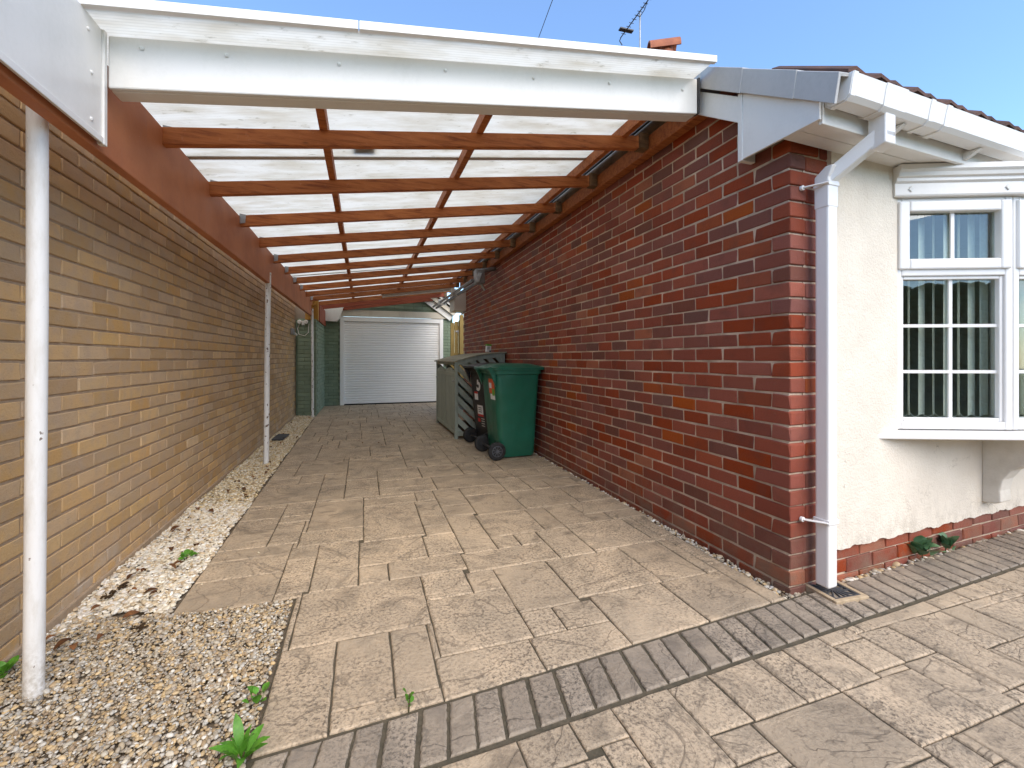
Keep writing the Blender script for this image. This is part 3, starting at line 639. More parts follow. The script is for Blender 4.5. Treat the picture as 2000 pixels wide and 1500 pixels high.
# side wall backing (mortar) as gable
sw = MB(); sw.prism([(XW + .0045, YC + .012, -.12), (XW + .0045, YE, -.12), (XW + .0045, YE, 2.55), (XW + .0045, 4.2, 4.02), (XW + .0045, YC + .012, 2.29)], (.085, 0, 0))
side_wall = hp(sw.build('side_wall', 'mortar_pale'))
CG, SL_, JT = .0775, .215, .0095
def reparent(o, par): o.parent = par; return o
items = []; Z0 = .016 - CG
for i in range(0, 37):
    z = Z0 + i * CG + CG / 2; 
    even = (i % 2 == 1)                                   # course 1 (first above ground) has a stretcher at the corner
    y = YC
    if even: starts = [(YC, SL_)]
    else: starts = []
    y = YC + (SL_ if even else .1075)
    while y < YE - .1: starts.append((y, SL_)); y += SL_
    for (ys, ln) in starts:
        yc = ys + ln / 2 - JT / 2
        lim = 2.66 if ys > 2.35 else min(2.66, verge_z(ys) + .10)
        if ys < 1.78: lim = 2.17
        if z > lim: continue
        corner = ys == YC
        items.append(((XW + (.0515 if corner else .05), yc, z), (.103 if corner else .1, ln - JT, CG - JT), 0.0))
    if not even and z < 2.17:                             # corner brick lying along the front
        c = FP(.1025, -.05, z); items.append(((c.x, c.y, z), (.205, .1, CG - JT), FA))
    if z < 2.17:
        t = .1075 if even else .215
        while t < .33:
            c = FP(t + .1025, -.05, z); items.append(((c.x, c.y, z), (.205, .1, CG - JT), FA)); t += .215
lay(items, 'red_brick', side_wall)
# front wall: backing, render, plinth
fwall = MB(); fwall.prism([FP(.095, -.007, -.12), FP(4.2, -.007, -.12), FP(4.2, -.20, -.12), FP(.105, -.20, -.12)], (0, 0, .29))
fwall.prism([FP(.095, -.007, .17), FP(.30, -.007, .17), FP(.30, -.20, .17), FP(.105, -.20, .17)], (0, 0, 2.0))
front_wall = hp(fwall.build('front_wall', 'mortar_pale'))
items = []
for i, z in enumerate((.016 + CG / 2 - CG, .016 + CG / 2, .016 + CG * 1.5)):
    t = .30 + (.107 if i % 2 else 0)
    items_t = t
    while t < 4.0:
        c = FP(t + .1025, -.047, z); items.append(((c.x, c.y, z), (.205, .1, CG - JT), FA)); t += .215
lay(items, 'red_brick', front_wall)
# render panel with ragged bottom edge, opening left for the bow window
WZ0, WZ1 = .715, 2.0; TW0, TW1 = .80, 3.35                # window opening along the front
rend = MB()
ts = [.262 + .018 * k for k in range(int((4.2 - .262) / .018))]
def rag(t): return .158 + .006 * math.sin(t * 31) + random.uniform(-.004, .004)
poly = [FP(t, 0, rag(t)) for t in ts] + [FP(ts[-1], 0, WZ0 - .02), FP(.262, 0, WZ0 - .02)]
rend.prism([p + NF * -.01 for p in poly], NF * .030)
rend.prism([FP(.262, -.01, WZ0 - .02), FP(TW0, -.01, WZ0 - .02), FP(TW0, -.01, 2.165), FP(.262, -.01, 2.165)], NF * .030)
rend.prism([FP(TW1, -.01, WZ0 - .02), FP(ts[-1], -.01, WZ0 - .02), FP(ts[-1], -.01, 2.165), FP(TW1, -.01, 2.165)], NF * .030)
rend.prism([FP(TW0, -.01, 2.02), FP(TW1, -.01, 2.02), FP(TW1, -.01, 2.165), FP(TW0, -.01, 2.165)], NF * .030)
render_coat = hp(rend.build('render_coat', 'stucco'))
# inside walls of the wall opening
core = MB()
core.prism([FP(.30, -.02, .17), FP(TW0 - .002, -.02, .17), FP(TW0 - .002, -.20, .17), FP(.30, -.20, .17)], (0, 0, 2.0))
core.prism([FP(TW0, -.02, .17), FP(4.2, -.02, .17), FP(4.2, -.20, .17), FP(TW0, -.20, .17)], (0, 0, WZ0 - .20))
hp(core.build('wall_core', 'room_wall'))
room = MB()
room.prism([FP(.3, -.21, .02), FP(4.2, -.21, .02), FP(4.2, -4.2, .02), FP(.3, -4.2, .02)], (0, 0, -.05))
room.prism([FP(.3, -.21, 2.30), FP(4.2, -.21, 2.30), FP(4.2, -4.2, 2.30), FP(.3, -4.2, 2.30)], (0, 0, .05))
room.prism([FP(.25, -4.2, .0), FP(4.2, -4.2, .0), FP(4.2, -4.3, .0), FP(.25, -4.3, .0)], (0, 0, 2.3))
room.prism([FP(4.2, -.21, .0), FP(4.3, -.21, .0), FP(4.3, -4.3, .0), FP(4.2, -4.3, .0)], (0, 0, 2.3))
room.prism([FP(.22, -.21, .0), FP(.29, -.21, .0), FP(.29, -4.2, .0), FP(.22, -4.2, .0)], (0, 0, 2.3))
hp(room.build('room_interior', 'room_wall'))

# ---- bow window: five facets
W0 = Vector((2.725, 1.600, 0)); angs = [-25, -12.5, 0, 12.5, 25]; segs = [W0]
ln_ = .605
for a in angs:
    th = FA + rad(a); segs.append(segs[-1] + Vector((math.cos(th), math.sin(th), 0)) * ln_)
bow = hp(bpy.data.objects.new('bow_window', None)); col.objects.link(bow)
def facet_frame(P, Q):
    d = (Q - P).normalized(); n_ = Vector((d.y, -d.x, 0)); return d, n_
def fbox(m, P, d, n_, t0, t1, n0, n1, z0, z1):
    a = [P + d * t + n_ * q for t, q in ((t0, n0), (t1, n0), (t1, n1), (t0, n1))]
    m.hexa([p + Vector((0, 0, z0)) for p in a], [p + Vector((0, 0, z1)) for p in a]); return m
ZB, ZT, ZM = .735, 1.985, 1.585
MI = Matrix.Translation((-XW, -YC, 0))
for k in range(5):
    P, Q = segs[k], segs[k + 1]; d, n_ = facet_frame(P, Q); Ln = (Q - P).length
    fr = MB()
    fbox(fr, P, d, n_, .002, .040, -.06, 0, ZB, ZT); fbox(fr, P, d, n_, Ln - .040, Ln - .002, -.06, 0, ZB, ZT)
    fbox(fr, P, d, n_, .040, Ln - .040, -.06, 0, ZT - .040, ZT); fbox(fr, P, d, n_, .040, Ln - .040, -.06, 0, ZB, ZB + .042)
    fbox(fr, P, d, n_, .040, Ln - .040, -.06, 0, ZM - .022, ZM + .022)
    o = fr.build('window_frame', 'clean_plastic', bow, .006)
    # bead of the fixed lower light
    bd = MB(); zl0, zl1 = ZB + .042, ZM - .022
    for (t0, t1, z0, z1) in ((.040, .058, zl0, zl1), (Ln - .058, Ln - .040, zl0, zl1), (.058, Ln - .058, zl0, zl0 + .018), (.058, Ln - .058, zl1 - .018, zl1)): fbox(bd, P, d, n_, t0, t1, -.045, -.012, z0, z1)
    bd.build('glazing_bead', 'clean_plastic', bow, .004)
    # opening top light with its own sash
    sa = MB(); zu0, zu1 = ZM + .012, ZT - .022
    for (t0, t1, z0, z1) in ((.018, .072, zu0, zu1), (Ln - .072, Ln - .018, zu0, zu1), (.072, Ln - .072, zu0, zu0 + .056), (.072, Ln - .072, zu1 - .056, zu1)): fbox(sa, P, d, n_, t0, t1, -.04, .016, z0, z1)
    sa.build('top_sash', 'clean_plastic', bow, .008)
    gb = MB(); fbox(gb, P, d, n_, .058, Ln - .058, -.040, -.036, zl0 + .018, zl1 - .018); gb.build('pane', 'window_glass', bow)
    gb = MB(); fbox(gb, P, d, n_, .072, Ln - .072, -.028, -.024, zu0 + .056, zu1 - .056); gb.build('pane', 'window_glass', bow)
    tm = Ln * .515
    bars = [(tm - .009, tm + .009, zl0 + .018, zl1 - .018)] + [(.058, Ln - .058, zz - .0085, zz + .0085) for zz in (zl0 + .018 + (zl1 - zl0 - .036) / 3, zl0 + .018 + 2 * (zl1 - zl0 - .036) / 3)]
    for bi, (t0, t1, z0, z1) in enumerate(bars): fbox(MB(), P, d, n_, 0, 1, 0, 1, 0, 1); b_ = MB(); fbox(b_, P, d, n_, t0, t1, -.052, -.046 + .001 * bi, z0, z1); fbox(b_, P, d, n_, t0, t1, -.034, -.026 + .001 * bi, z0, z1); b_.build('glazing_bar', 'clean_plastic', bow)
    b_ = MB(); fbox(b_, P, d, n_, tm - .009, tm + .009, -.022, -.014, zu0 + .056, zu1 - .056); b_.build('glazing_bar', 'clean_plastic', bow)
def sweep(name, mat, prof, ext0=0.0, ext1=0.0, parent=None, bevel=0):   # profile (n, z) swept along the bow
    pts = [segs[0] - (segs[1] - segs[0]).normalized() * ext0] + segs[1:-1] + [segs[-1] + (segs[-1] - segs[-2]).normalized() * ext1]
    rings = []
    for i, p in enumerate(pts):
        if i == 0: nn = facet_frame(segs[0], segs[1])[1]
        elif i == len(pts) - 1: nn = facet_frame(segs[-2], segs[-1])[1]
        else:
            n1, n2 = facet_frame(segs[i - 1], segs[i])[1], facet_frame(segs[i], segs[i + 1])[1]; nn = (n1 + n2).normalized(); nn = nn / max(.5, nn.dot(n1))
        rings.append([p + nn * a + Vector((0, 0, z)) for a, z in prof])
    m = MB(); m.loft(rings); return m.build(name, mat, parent, bevel)
sweep('window_sill', 'clean_plastic', [(-.10, .700), (.062, .690), (.072, .694), (.072, .716), (.060, .722), (-.10, .737)], .135, .135, bow, .002)
sweep('cornice', 'white_plastic', [(-.10, 1.982), (.030, 1.984), (.034, 1.992), (.034, 2.050), (.046, 2.060), (.046, 2.075), (.060, 2.082), (.064, 2.100), (.075, 2.112), (.075, 2.138), (-.10, 2.138)], .02, .02, bow)
for k in range(5):                                        # small moulded lozenges on the cornice
    P, Q = segs[k], segs[k + 1]; d, n_ = facet_frame(P, Q)
    for t in ((.06,) if k else (.06, .545)):
        c = P + d * t + n_ * .034; m = MB()
        m.prism([c + d * a + Vector((0, 0, 2.02 + b)) for a, b in ((-.016, 0), (0, -.017), (.016, 0), (0, .017))], n_ * .006); m.build('lozenge', 'dirty_plastic', bow, .003)
lidm = MB(); lidm.prism([p + Vector((0, 0, 2.120)) for p in segs] , (0, 0, .015)); lidm.build('bow_roof_board', 'white_plastic', bow)
undm = MB(); undm.prism([p + Vector((0, 0, .690)) for p in segs], (0, 0, .012)); undm.build('bow_floor_board', 'white_plastic', bow)
# corbel bracket under the sill
for tcb in (1.64,):
    prof = [(0.0, .240), (.055, .245), (.085, .26), (.082, .33), (.095, .40), (.13, .46), (.18, .50), (.235, .52), (.235, .600), (.20, .685), (0.0, .685)]
    m = MB(); m.prism([FP(tcb, a + .018, z) for a, z in prof], DF * .125); hp(m.build('corbel', 'corbel_stone', None, .008))

# ---- soffit, fascia, gutter
XG = 1.85                                                 # plane of the gable trim
tg = -(XW - XG)
m = MB(); 
for k in range(2):
    n0, n1 = .020 + k * .082, .020 + (k + 1) * .082 - .003
    m.prism([FP(tg, n0, 2.145), FP(4.2, n0, 2.145), FP(4.2, n1, 2.145), FP(tg, n1, 2.145)], (0, 0, .012))
hp(m.build('soffit', 'white_plastic'))
m = MB(); m.prism([FP(tg + .012, .183, 2.128), FP(4.2, .183, 2.128), FP(4.2, .202, 2.128), FP(tg + .012, .202, 2.128)], (0, 0, .155)); hp(m.build('fascia', 'white_plastic', None, .003))
YF = FP(tg, .262, 0).y
def gut(n0):                                              # square-line gutter section (n outwards, z)
    return [(n0, 2.285), (n0, 2.205), (n0 + .022, 2.186), (n0 + .080, 2.186), (n0 + .098, 2.203), (n0 + .108, 2.262), (n0 + .114, 2.285), (n0 + .107, 2.287), (n0 + .100, 2.262), (n0 + .091, 2.207), (n0 + .078, 2.193), (n0 + .024, 2.193), (n0 + .007, 2.208), (n0 + .007, 2.285)]
def extr(prof, t0, t1, grow=0.0):
    m = MB(); cz = 2.24
    pr = [(a + grow * (1 if a > .25 else -1) * .6, z + (-grow if z < cz else grow * .4)) for a, z in prof]
    m.loft([[FP(t0, a, z) for a, z in pr], [FP(t1, a, z) for a, z in pr]]); return m
gt = hp(extr(gut(.206), tg + .03, 4.2).build('gutter', 'clean_plastic'))
for t0, t1 in ((tg + .022, tg + .050), (.150, .300), (.475, .505), (.60, .64), (1.5, 1.54), (2.4, 2.44)):
    o = extr(gut(.206), t0, t1, .006).build('gutter_joint', 'clean_plastic', None, .002); o.parent = gt; o.matrix_parent_inverse = Matrix.Identity(4)
o = MB(); o.loft([[FP(tg + .018, a, z) for a, z in gut(.206)[:8]], [FP(tg + .0295, a, z) for a, z in gut(.206)[:8]]]); o = o.build('gutter_stop', 'clean_plastic'); o.parent = gt
for t in (.36, 1.0, 1.9, 2.8):
    m = MB(); m.prism([FP(t, .203, 2.150), FP(t, .215, 2.150), FP(t, .270, 2.180), FP(t, .203, 2.184)], DF * .028); o = m.build('gutter_bracket', 'white_plastic'); o.parent = gt
# downpipe with swan neck
dp = MB(); A_ = FP(.225, .258, 2.19); B_ = FP(.225, .258, 2.115); C_ = FP(.150, .068, 1.960); D_ = FP(.150, .068, .035)
dpo = hp(bpy.data.objects.new('downpipe', None)); col.objects.link(dpo)
def sq(p, q, s): m = MB(); m.bar(p, q, s, s, NF if abs((Vector(q) - Vector(p)).normalized().dot(NF)) < .5 else (0, 0, 1)); return m
sq(A_, B_ + Vector((0, 0, -.03)), .072).build('outlet', 'clean_plastic', dpo, .006)
sq(B_ + Vector((0, 0, -.005)), C_ + Vector((0, 0, .005)), .062).build('swan_neck', 'clean_plastic', dpo, .006)
m = MB(); m.prism([B_ + NF * .036 + Vector((0, 0, .0)), B_ + NF * .036 + Vector((0, 0, -.058)), B_ - NF * .02 + Vector((0, 0, -.075)), B_ - NF * .045 + Vector((0, 0, -.01)), B_ - NF * .036 + Vector((0, 0, .004))], DF * .073); o = m.build('elbow', 'clean_plastic', dpo, .006); o.location = -DF * .0365
m = MB(); m.prism([C_ + NF * .034 + Vector((0, 0, -.13)), C_ + NF * .034 + Vector((0, 0, .01)), C_ + NF * .055 + Vector((0, 0, .06)), C_ + NF * .018 + Vector((0, 0, .062)), C_ - NF * .034 + Vector((0, 0, .025)), C_ - NF * .034 + Vector((0, 0, -.13))], DF * .071); o = m.build('elbow', 'clean_plastic', dpo, .006); o.location = -DF * .0355
sq(C_, D_, .065).build('pipe', 'clean_plastic', dpo, .009)
for z in (1.93, .335):
    m = MB()
    m.prism([FP(.113, .030, z), FP(.113, .106, z), FP(.187, .106, z), FP(.187, .030, z)], (0, 0, .022))
    m.bar(FP(.115, .102, z + .011), FP(.062, .008, z + .008), .020, .007, (0, 0, 1))
    o = m.build('pipe_clip', 'clean_plastic', dpo, .003)
    m = MB(); c = FP(.064, .006, z + .008); m.lathe([(.012, 0), (.012, .012), (.004, .013)], 12, Matrix.Translation(c) @ NF.to_track_quat('Z', 'Y').to_matrix().to_4x4()); m.build('clip_lug', 'clean_plastic', dpo)

# ---- gable trim: box end, barge board, dry verge caps, roof tiles
m = MB(); y0, y1 = 1.366, 1.785
m.prism([(XG, y0, 2.143), (XG, y1, 2.143), (XG, y1, verge_z(y1) + .03), (XG, y0, verge_z(y0) + .05)], (.012, 0, 0)); hp(m.build('box_end', 'white_plastic', None, .002))
m = MB(); m.box((XG - .004, y1 - .016, 2.137), (XG + .085, y1 + .012, verge_z(y1) + .02)); hp(m.build('box_end_trim', 'white_plastic', None, .002))
m = MB(); m.prism([(XG - .001, y1 + .013, verge_z(y1) - .105), (XG - .001, 6.0, 2.60), (XG - .001, 6.0, 2.75), (XG - .001, 2.30, verge_z(2.30) - .004), (XG - .001, y1 + .013, verge_z(y1) + .012)][:2] and [(XG - .001, y1 + .013, verge_z(y1) - .125), (XG - .001, 3.0, verge_z(3.0) - .125), (XG - .001, 3.0, verge_z(3.0) + .012), (XG - .001, y1 + .013, verge_z(y1) + .012)], (.018, 0, 0)); hp(m.build('barge_board', 'white_plastic', None, .002))
roof = MB()
RIDGE_Y, RIDGE_Z = 4.2, verge_z(4.2) + .11
roof.prism([(XG + .03, 1.36, verge_z(1.36) + .11), (XG + .03, RIDGE_Y, RIDGE_Z), (XG + .03, 9.0, 2.72), (XG + .03, 9.0, 2.68), (XG + .03, RIDGE_Y, RIDGE_Z - .05), (XG + .03, 1.36, verge_z(1.36) + .075)], (5.2, .248, 0))
rf = hp(roof.build('roof', 'roof_tile'))
tile_v = []
for row in range(3):
    for k in range(18):
        x0 = XG + .045 + k * .262 + (row % 2) * .13; y0 = 1.275 + row * .27 + .0476 * (x0 - XG); yb = y0 + .36
        zt = lambda y_: verge_z(y_ - .0476 * (x0 - XG)) + .180 - .028 * row
        m = MB(); seg_n = 6; bot = []; top = []
        prof = [(0, .0), (.05, .022), (.10, .004), (.15, .0), (.20, .022), (.255, .004)]
        r0 = [(x0 + a, y0, zt(y0) + b) for a, b in prof] + [(x0 + a, y0, zt(y0) + b - .016) for a, b in prof[::-1]]
        r1 = [(x0 + a, yb, zt(yb) + b - .012) for a, b in prof] + [(x0 + a, yb, zt(yb) + b - .028) for a, b in prof[::-1]]
        m.loft([r0, r1]); o = m.build('tile', 'roof_tile', rf)
        o.matrix_parent_inverse = Matrix.Identity(4)
sy = [1.285, 1.47, 1.765, 2.06, 2.36, 2.66]
for k in range(len(sy) - 1):
    a, b = sy[k], sy[k + 1] + .012; th_ = .0 + .003 * (k % 2)
    m = MB()
    def cap(y_, e): return [(XG - .022 - e, y_, verge_z(y_) + .022 - e), (XG - .022 - e, y_ - .02, verge_z(y_) + .135 + e), (XG + .07, y_ - .02, verge_z(y_) + .145 + e), (XG + .07, y_ - .02, verge_z(y_) + .135), (XG - .010, y_ - .016, verge_z(y_) + .125), (XG - .010, y_, verge_z(y_) + .022)]
    m.loft([cap(a, .004), cap(b, 0)]); o = m.build('verge_cap', 'grey_plastic', None, .003); hp(o); o.parent = rf; o.matrix_parent_inverse = Matrix.Identity(4)
for o in rf.children: o.matrix_parent_inverse = Matrix.Identity(4)
# ridge flue terminal
ft = Vector((3.27, RIDGE_Y, RIDGE_Z + .215))
m = MB(); m.lathe([(.075, -.30), (.075, .17), (.085, .175), (.085, .205), (.072, .21), (.072, .26)], 20, Matrix.Translation(ft)); o = m.build('flue_pot', 'terracotta', rf, 0, True)
m = MB()
arc = [(.105 * math.cos(rad(a)), .225 + .135 * math.sin(rad(a))) for a in range(0, 181, 15)]; arc2 = [(x_ * .86, .225 + (z_ - .225) * .86) for x_, z_ in arc[::-1]]
dirn = Vector((-.93, .36, -.10)); side = Vector((.36, .93, 0)).normalized()
m.loft([[ft + side * a + Vector((0, 0, b)) + dirn * -.14 for a, b in arc + arc2], [ft + side * a + Vector((0, 0, b)) + dirn * .20 for a, b in arc + arc2]]); m.build('flue_hood', 'terracotta', rf, 0, True)
for o in rf.children: o.matrix_parent_inverse = Matrix.Identity(4)
# rear boxed eaves end
m = MB(); m.box((1.70, 8.62, 2.06), (1.95, 9.1, 2.45)); hp(m.build('rear_box_end', 'white_plastic', None, .004))
m = MB(); m.box((1.94, 8.62, 2.02), (1.965, 9.1, 2.47)); hp(m.build('rear_box_trim', 'white_plastic', None, .003))
# everything parented to the house root by world coordinates
bpy.context.view_layer.update()

# ---- vertical blind behind the window
bl = thing('vertical_blind', 'cream vertical slat blind hanging behind the bow window', 'blind', FP(.9, -.02, .80))
def blp(o): o.parent = bl; o.matrix_parent_inverse = Matrix.Translation(-FP(.9, -.02, .80)); return o
m = MB(); ptsr = [p - facet_frame(segs[min(i, 4)], segs[min(i, 4) + 1])[1] * .115 for i, p in enumerate(segs)]
blp(MB().tube([p + Vector((0, 0, 1.965)) for p in ptsr], .016, 6).build('head_rail', 'clean_plastic'))
cnt = 0
for k in range(3):
    P, Q = segs[k], segs[k + 1]; d, n_ = facet_frame(P, Q)
    for j in range(9):
        t = .035 + j * .066; c = P + d * t - n_ * .112; a = rad([58, 56, 54, 34, 46, 34, 52, 30, 26][j] if k == 0 else random.uniform(25, 50))
        wv = d * math.cos(a) + n_ * math.sin(a) * -1; sl_ = MB()
        for q in range(4):
            u0, u1 = (q / 4 - .5) * .089, ((q + 1) / 4 - .5) * .089; bow_ = lambda u_: .006 * (1 - (u_ / .0445) ** 2)
            pn = Vector((-wv.y, wv.x, 0))
            sl_.hexa([c + wv * u0 + pn * bow_(u0) + Vector((0, 0, .80)), c + wv * u1 + pn * bow_(u1) + Vector((0, 0, .80)), c + wv * u1 + pn * (bow_(u1) + .001) + Vector((0, 0, .80)), c + wv * u0 + pn * (bow_(u0) + .001) + Vector((0, 0, .80))],
                     [c + wv * u0 + pn * bow_(u0) + Vector((0, 0, 1.95)), c + wv * u1 + pn * bow_(u1) + Vector((0, 0, 1.95)), c + wv * u1 + pn * (bow_(u1) + .001) + Vector((0, 0, 1.95)), c + wv * u0 + pn * (bow_(u0) + .001) + Vector((0, 0, 1.95))])
        blp(sl_.build('blind_slat', 'blind_fabric'))
        if j < 8:
            c2 = P + d * (t + .066) - n_ * .112
            blp(MB().tube([c.lerp(c2, s_) + Vector((0, 0, .815 - .028 * math.sin(math.pi * s_))) for s_ in (0, .25, .5, .75, 1)], .0016, 5).build('bead_chain', 'clean_plastic'))

# ================================================================== YELLOW WALL
ywl = thing('brick_wall', 'long yellow brick wall along the left of the drive', 'wall', (XL, 4.4, 0))
def yp(o): o.parent = ywl; o.matrix_parent_inverse = Matrix.Translation((-XL, -4.4, 0)); return o
m = MB(); m.box((XL - .25, -1.0, -.12), (XL - .0055, 12.5, 2.36)); back = yp(m.build('wall_backing', 'mortar_brown'))
GL, SLL = .0733, .2368
items = []
# joint phase read from the photo: a perpend at column 120 in the course just under the horizon
y_ref = onX(120, 715, XL)[1]; zb_ref = onX(92, 705.5, XL)[2]
for i in range(-17, 19):
    z = zb_ref + (i + .5) * GL
    if z < -.06 or z > 2.34: continue
    off = 0 if (i % 2) else SLL / 2
    k0 = int((-.9 - y_ref) / SLL) - 1
    for k in range(k0, k0 + 48):
        y = y_ref + off + k * SLL + SLL / 2
        if y < -.8 or y > 9.2: continue
        items.append(((XL - .05, y, z), (.1, SLL - .0085, GL - .0105), 0.0))
lay(items, 'yellow_brick', back, 300, .0025, .0012)
m = MB(); m.box((XL - .02, -1.0, -.12), (XL + .012, 9.3, .035)); yp(m.build('wall_footing', 'mortar_brown', None, .006))
m = MB(); m.box((XL - .25, -1, 2.362), (XL + .01, 12.5, 2.40)); yp(m.build('coping', 'old_timber'))

# ================================================================== CARPORT
cp = thing('carport', 'timber lean-to carport with cloudy plastic roof and white front board', 'carport', (.4, 2.04, 0))
def cpp(o): o.parent = cp; o.matrix_parent_inverse = Matrix.Translation((-.4, -2.04, 0)); return o
XB = -.93; YB = 9.25
def roofz(x_): return 2.330 + .1416 * (x_ + .922)         # underside of the sheets
m = MB(); ys = [.2 + k * .25 for k in range(37)] + [YB]
m.loft([[(XB + .006 * math.sin(y_ * 2.1), y_, 1.885 + .004 * y_), (XB + .004 * math.sin(y_ * 3.3), y_, 2.242), (XB - .05, y_, 2.242), (XB - .05, y_, 1.885 + .004 * y_)] for y_ in ys]); cpp(m.build('side_beam', 'beam_paint', None, .004))
m = MB(); m.box((XB - .10, .2, 2.20), (XB - .052, 9.2, 2.245)); cpp(m.build('beam_batten', 'old_timber', None, .003)); m.loft([[(XB - .005, y_, 1.862 + .004 * y_), (XB - .005, y_, 1.8845 + .004 * y_), (XB - .12, y_, 1.8845 + .004 * y_), (XB - .12, y_, 1.862 + .004 * y_)] for y_ in (.2, 3, 6, YB)]); m = None
# white cladding on the beam in front of the fascia
for (ya, yb) in ((.25, 1.37), (1.373, 2.015)):
    m = MB(); m.box((XB + .004, ya, 1.915), (XB + .018, yb, 2.327)); cpp(m.build('cladding_panel', 'white_plastic', None, .002))
m = MB(); m.box((XB + .0185, .25, 1.907), (XB + .024, 2.018, 1.931)); cpp(m.build('cladding_trim', 'white_plastic', None, .002))
m = MB(); m.box((XB + .003, 2.0155, 1.905), (XB + .026, 2.037, 2.329)); cpp(m.build('corner_trim', 'white_plastic', None, .002))
# front board, slightly out of level with the roof
XR = 1.803
m = MB(); a, b = -.905, XR
m.prism([(a, 2.04, 2.128), (b, 2.04, 2.511), (b, 2.04, 2.711), (a, 2.04, 2.325)], (0, .022, 0))
m.prism([(a, 2.0625, 2.128), (b, 2.0625, 2.511), (b, 2.0625, 2.525), (a, 2.0625, 2.142)], (0, .075, 0)); cpp(m.build('front_board', 'white_plastic', None, .006))
m = MB(); m.prism([(a, 2.0640, 2.145), (b, 2.0640, 2.528), (b, 2.0640, 2.69), (a, 2.0640, 2.305)], (0, .045, 0)); cpp(m.build('front_rafter', 'rafter_timber'))
def fz(x_): return 2.128 + (2.511 - 2.128) * (x_ + .905) / (XR + .905)
for x_, q in ((-.80, .155), (-.52, .150), (-.10, .145), (.36, .150), (.80, .140), (1.23, .140), (1.70, .130)):
    m = MB(); m.lathe([(.0085, 0), (.0085, .003), (.004, .006)], 10, Matrix.Translation((x_, 2.039, fz(x_) + q)) @ Matrix.Rotation(rad(90), 4, 'X')); cpp(m.build('screw_cap', 'dirty_plastic'))
for (y_, z_) in ((1.93, 2.27), (1.95, 2.13), (1.95, 1.965), (.9, 2.1)):
    m = MB(); m.lathe([(.007, 0), (.007, .003), (.003, .005)], 10, Matrix.Translation((XB + .018, y_, z_)) @ Matrix.Rotation(rad(90), 4, 'Y')); cpp(m.build('screw_cap', 'clean_plastic'))
# rafters
NR = 13
for k in range(NR):
    y_ = 2.586 + .702 * k; xa, xb = XB - .02, 1.80
    if k >= 10: xa = XB + .02
    dz = random.uniform(-.006, .006); tw = random.uniform(-.008, .008)
    za, zb = roofz(xa) - .168 + dz, roofz(xb) - .150 + dz
    m = MB(); m.hexa([(xa, y_ + tw, za), (xb, y_ - tw, zb), (xb, y_ + .045 - tw, zb), (xa, y_ + .045 + tw, za)], [(xa, y_ + tw, za + .086), (xb, y_ - tw, zb + .086), (xb, y_ + .045 - tw, zb + .086), (xa, y_ + .045 + tw, za + .086)])
    cpp(m.build('rafter', 'red_timber' if k >= 11 else 'rafter_timber', None, .003))
    m = MB(); m.prism([(XB + .001, y_ - .002, za + .02), (XB + .04, y_ - .002, za + .03), (XB + .045, y_ - .002, za + .095), (XB + .001, y_ - .002, za + .10)], (0, -.002, 0)); cpp(m.build('joist_hanger', 'galvanised'))
    m = MB(); m.prism([(1.795, y_ - .012, zb - .006), (1.862, y_ - .012, zb - .004), (1.862, y_ - .012, zb + .10), (1.795, y_ - .012, zb + .10)], (0, .07, 0)); cpp(m.build('rafter_cleat', 'old_timber'))
# long battens over the rafters
for x_ in (-.205, .665, 1.68):
    z_ = roofz(x_) - .040
    m = MB(); m.box((x_ - .021, 2.11, z_ - .038), (x_ + .021, 11.05, z_ + .037)); cpp(m.build('batten', 'rafter_timber', None, .002))
m = MB(); m.box((1.865, 2.09, 2.545), (1.936, 8.86, 2.655)); cpp(m.build('wall_plate', 'rafter_timber', None, .003))
m = MB(); m.prism([(1.80, 2.09, 2.70), (1.935, 2.09, 2.80), (1.935, 2.09, 2.805), (1.80, 2.09, 2.708)], (0, 6.8, 0)); cpp(m.build('flashing', 'dark_metal'))
m = MB(); m.box((1.805, 2.034, 2.515), (1.817, 2.075, 2.715)); cpp(m.build('gap_shade_strip', 'dark_metal'))  # dark strip standing in for the shaded gap at the board's right end
# sheets and glazing bars
jy = [1.915, 3.12, 4.50, 5.82, 7.15, 8.48, 9.80, 11.05]
for k in range(len(jy) - 1):
    ya, yb = jy[k] + .004, jy[k + 1] - .004; xa, xb = -1.06, 1.785
    m = MB(); z0, z1 = roofz(xa), roofz(xb)
    m.hexa([(xa, ya, z0), (xb, ya, z1), (xb, yb, z1), (xa, yb, z0)], [(xa, ya, z0 + .010), (xb, ya, z1 + .010), (xb, yb, z1 + .010), (xa, yb, z0 + .010)])
    cpp(m.build('roof_sheet', 'polycarbonate'))
    if k:
        m = MB(); m.hexa([(xa, ya - .024, z0 - .003), (xb, ya - .024, z1 - .003), (xb, ya + .016, z1 - .003), (xa, ya + .016, z0 - .003)], [(xa, ya - .024, z0 - .0005), (xb, ya - .024, z1 - .0005), (xb, ya + .016, z1 - .0005), (xa, ya + .016, z0 - .0005)])
        cpp(m.build('glazing_strip', 'grey_plastic'))
        m = MB(); m.hexa([(xa, ya - .028, z0 + .0105), (xb, ya - .028, z1 + .0105), (xb, ya + .020, z1 + .0105), (xa, ya + .020, z0 + .0105)], [(xa, ya - .02, z0 + .018), (xb, ya - .02, z1 + .018), (xb, ya + .012, z1 + .018), (xa, ya + .012, z0 + .018)])
        cpp(m.build('glazing_cap', 'white_plastic'))
m = MB(); y0_ = 1.888
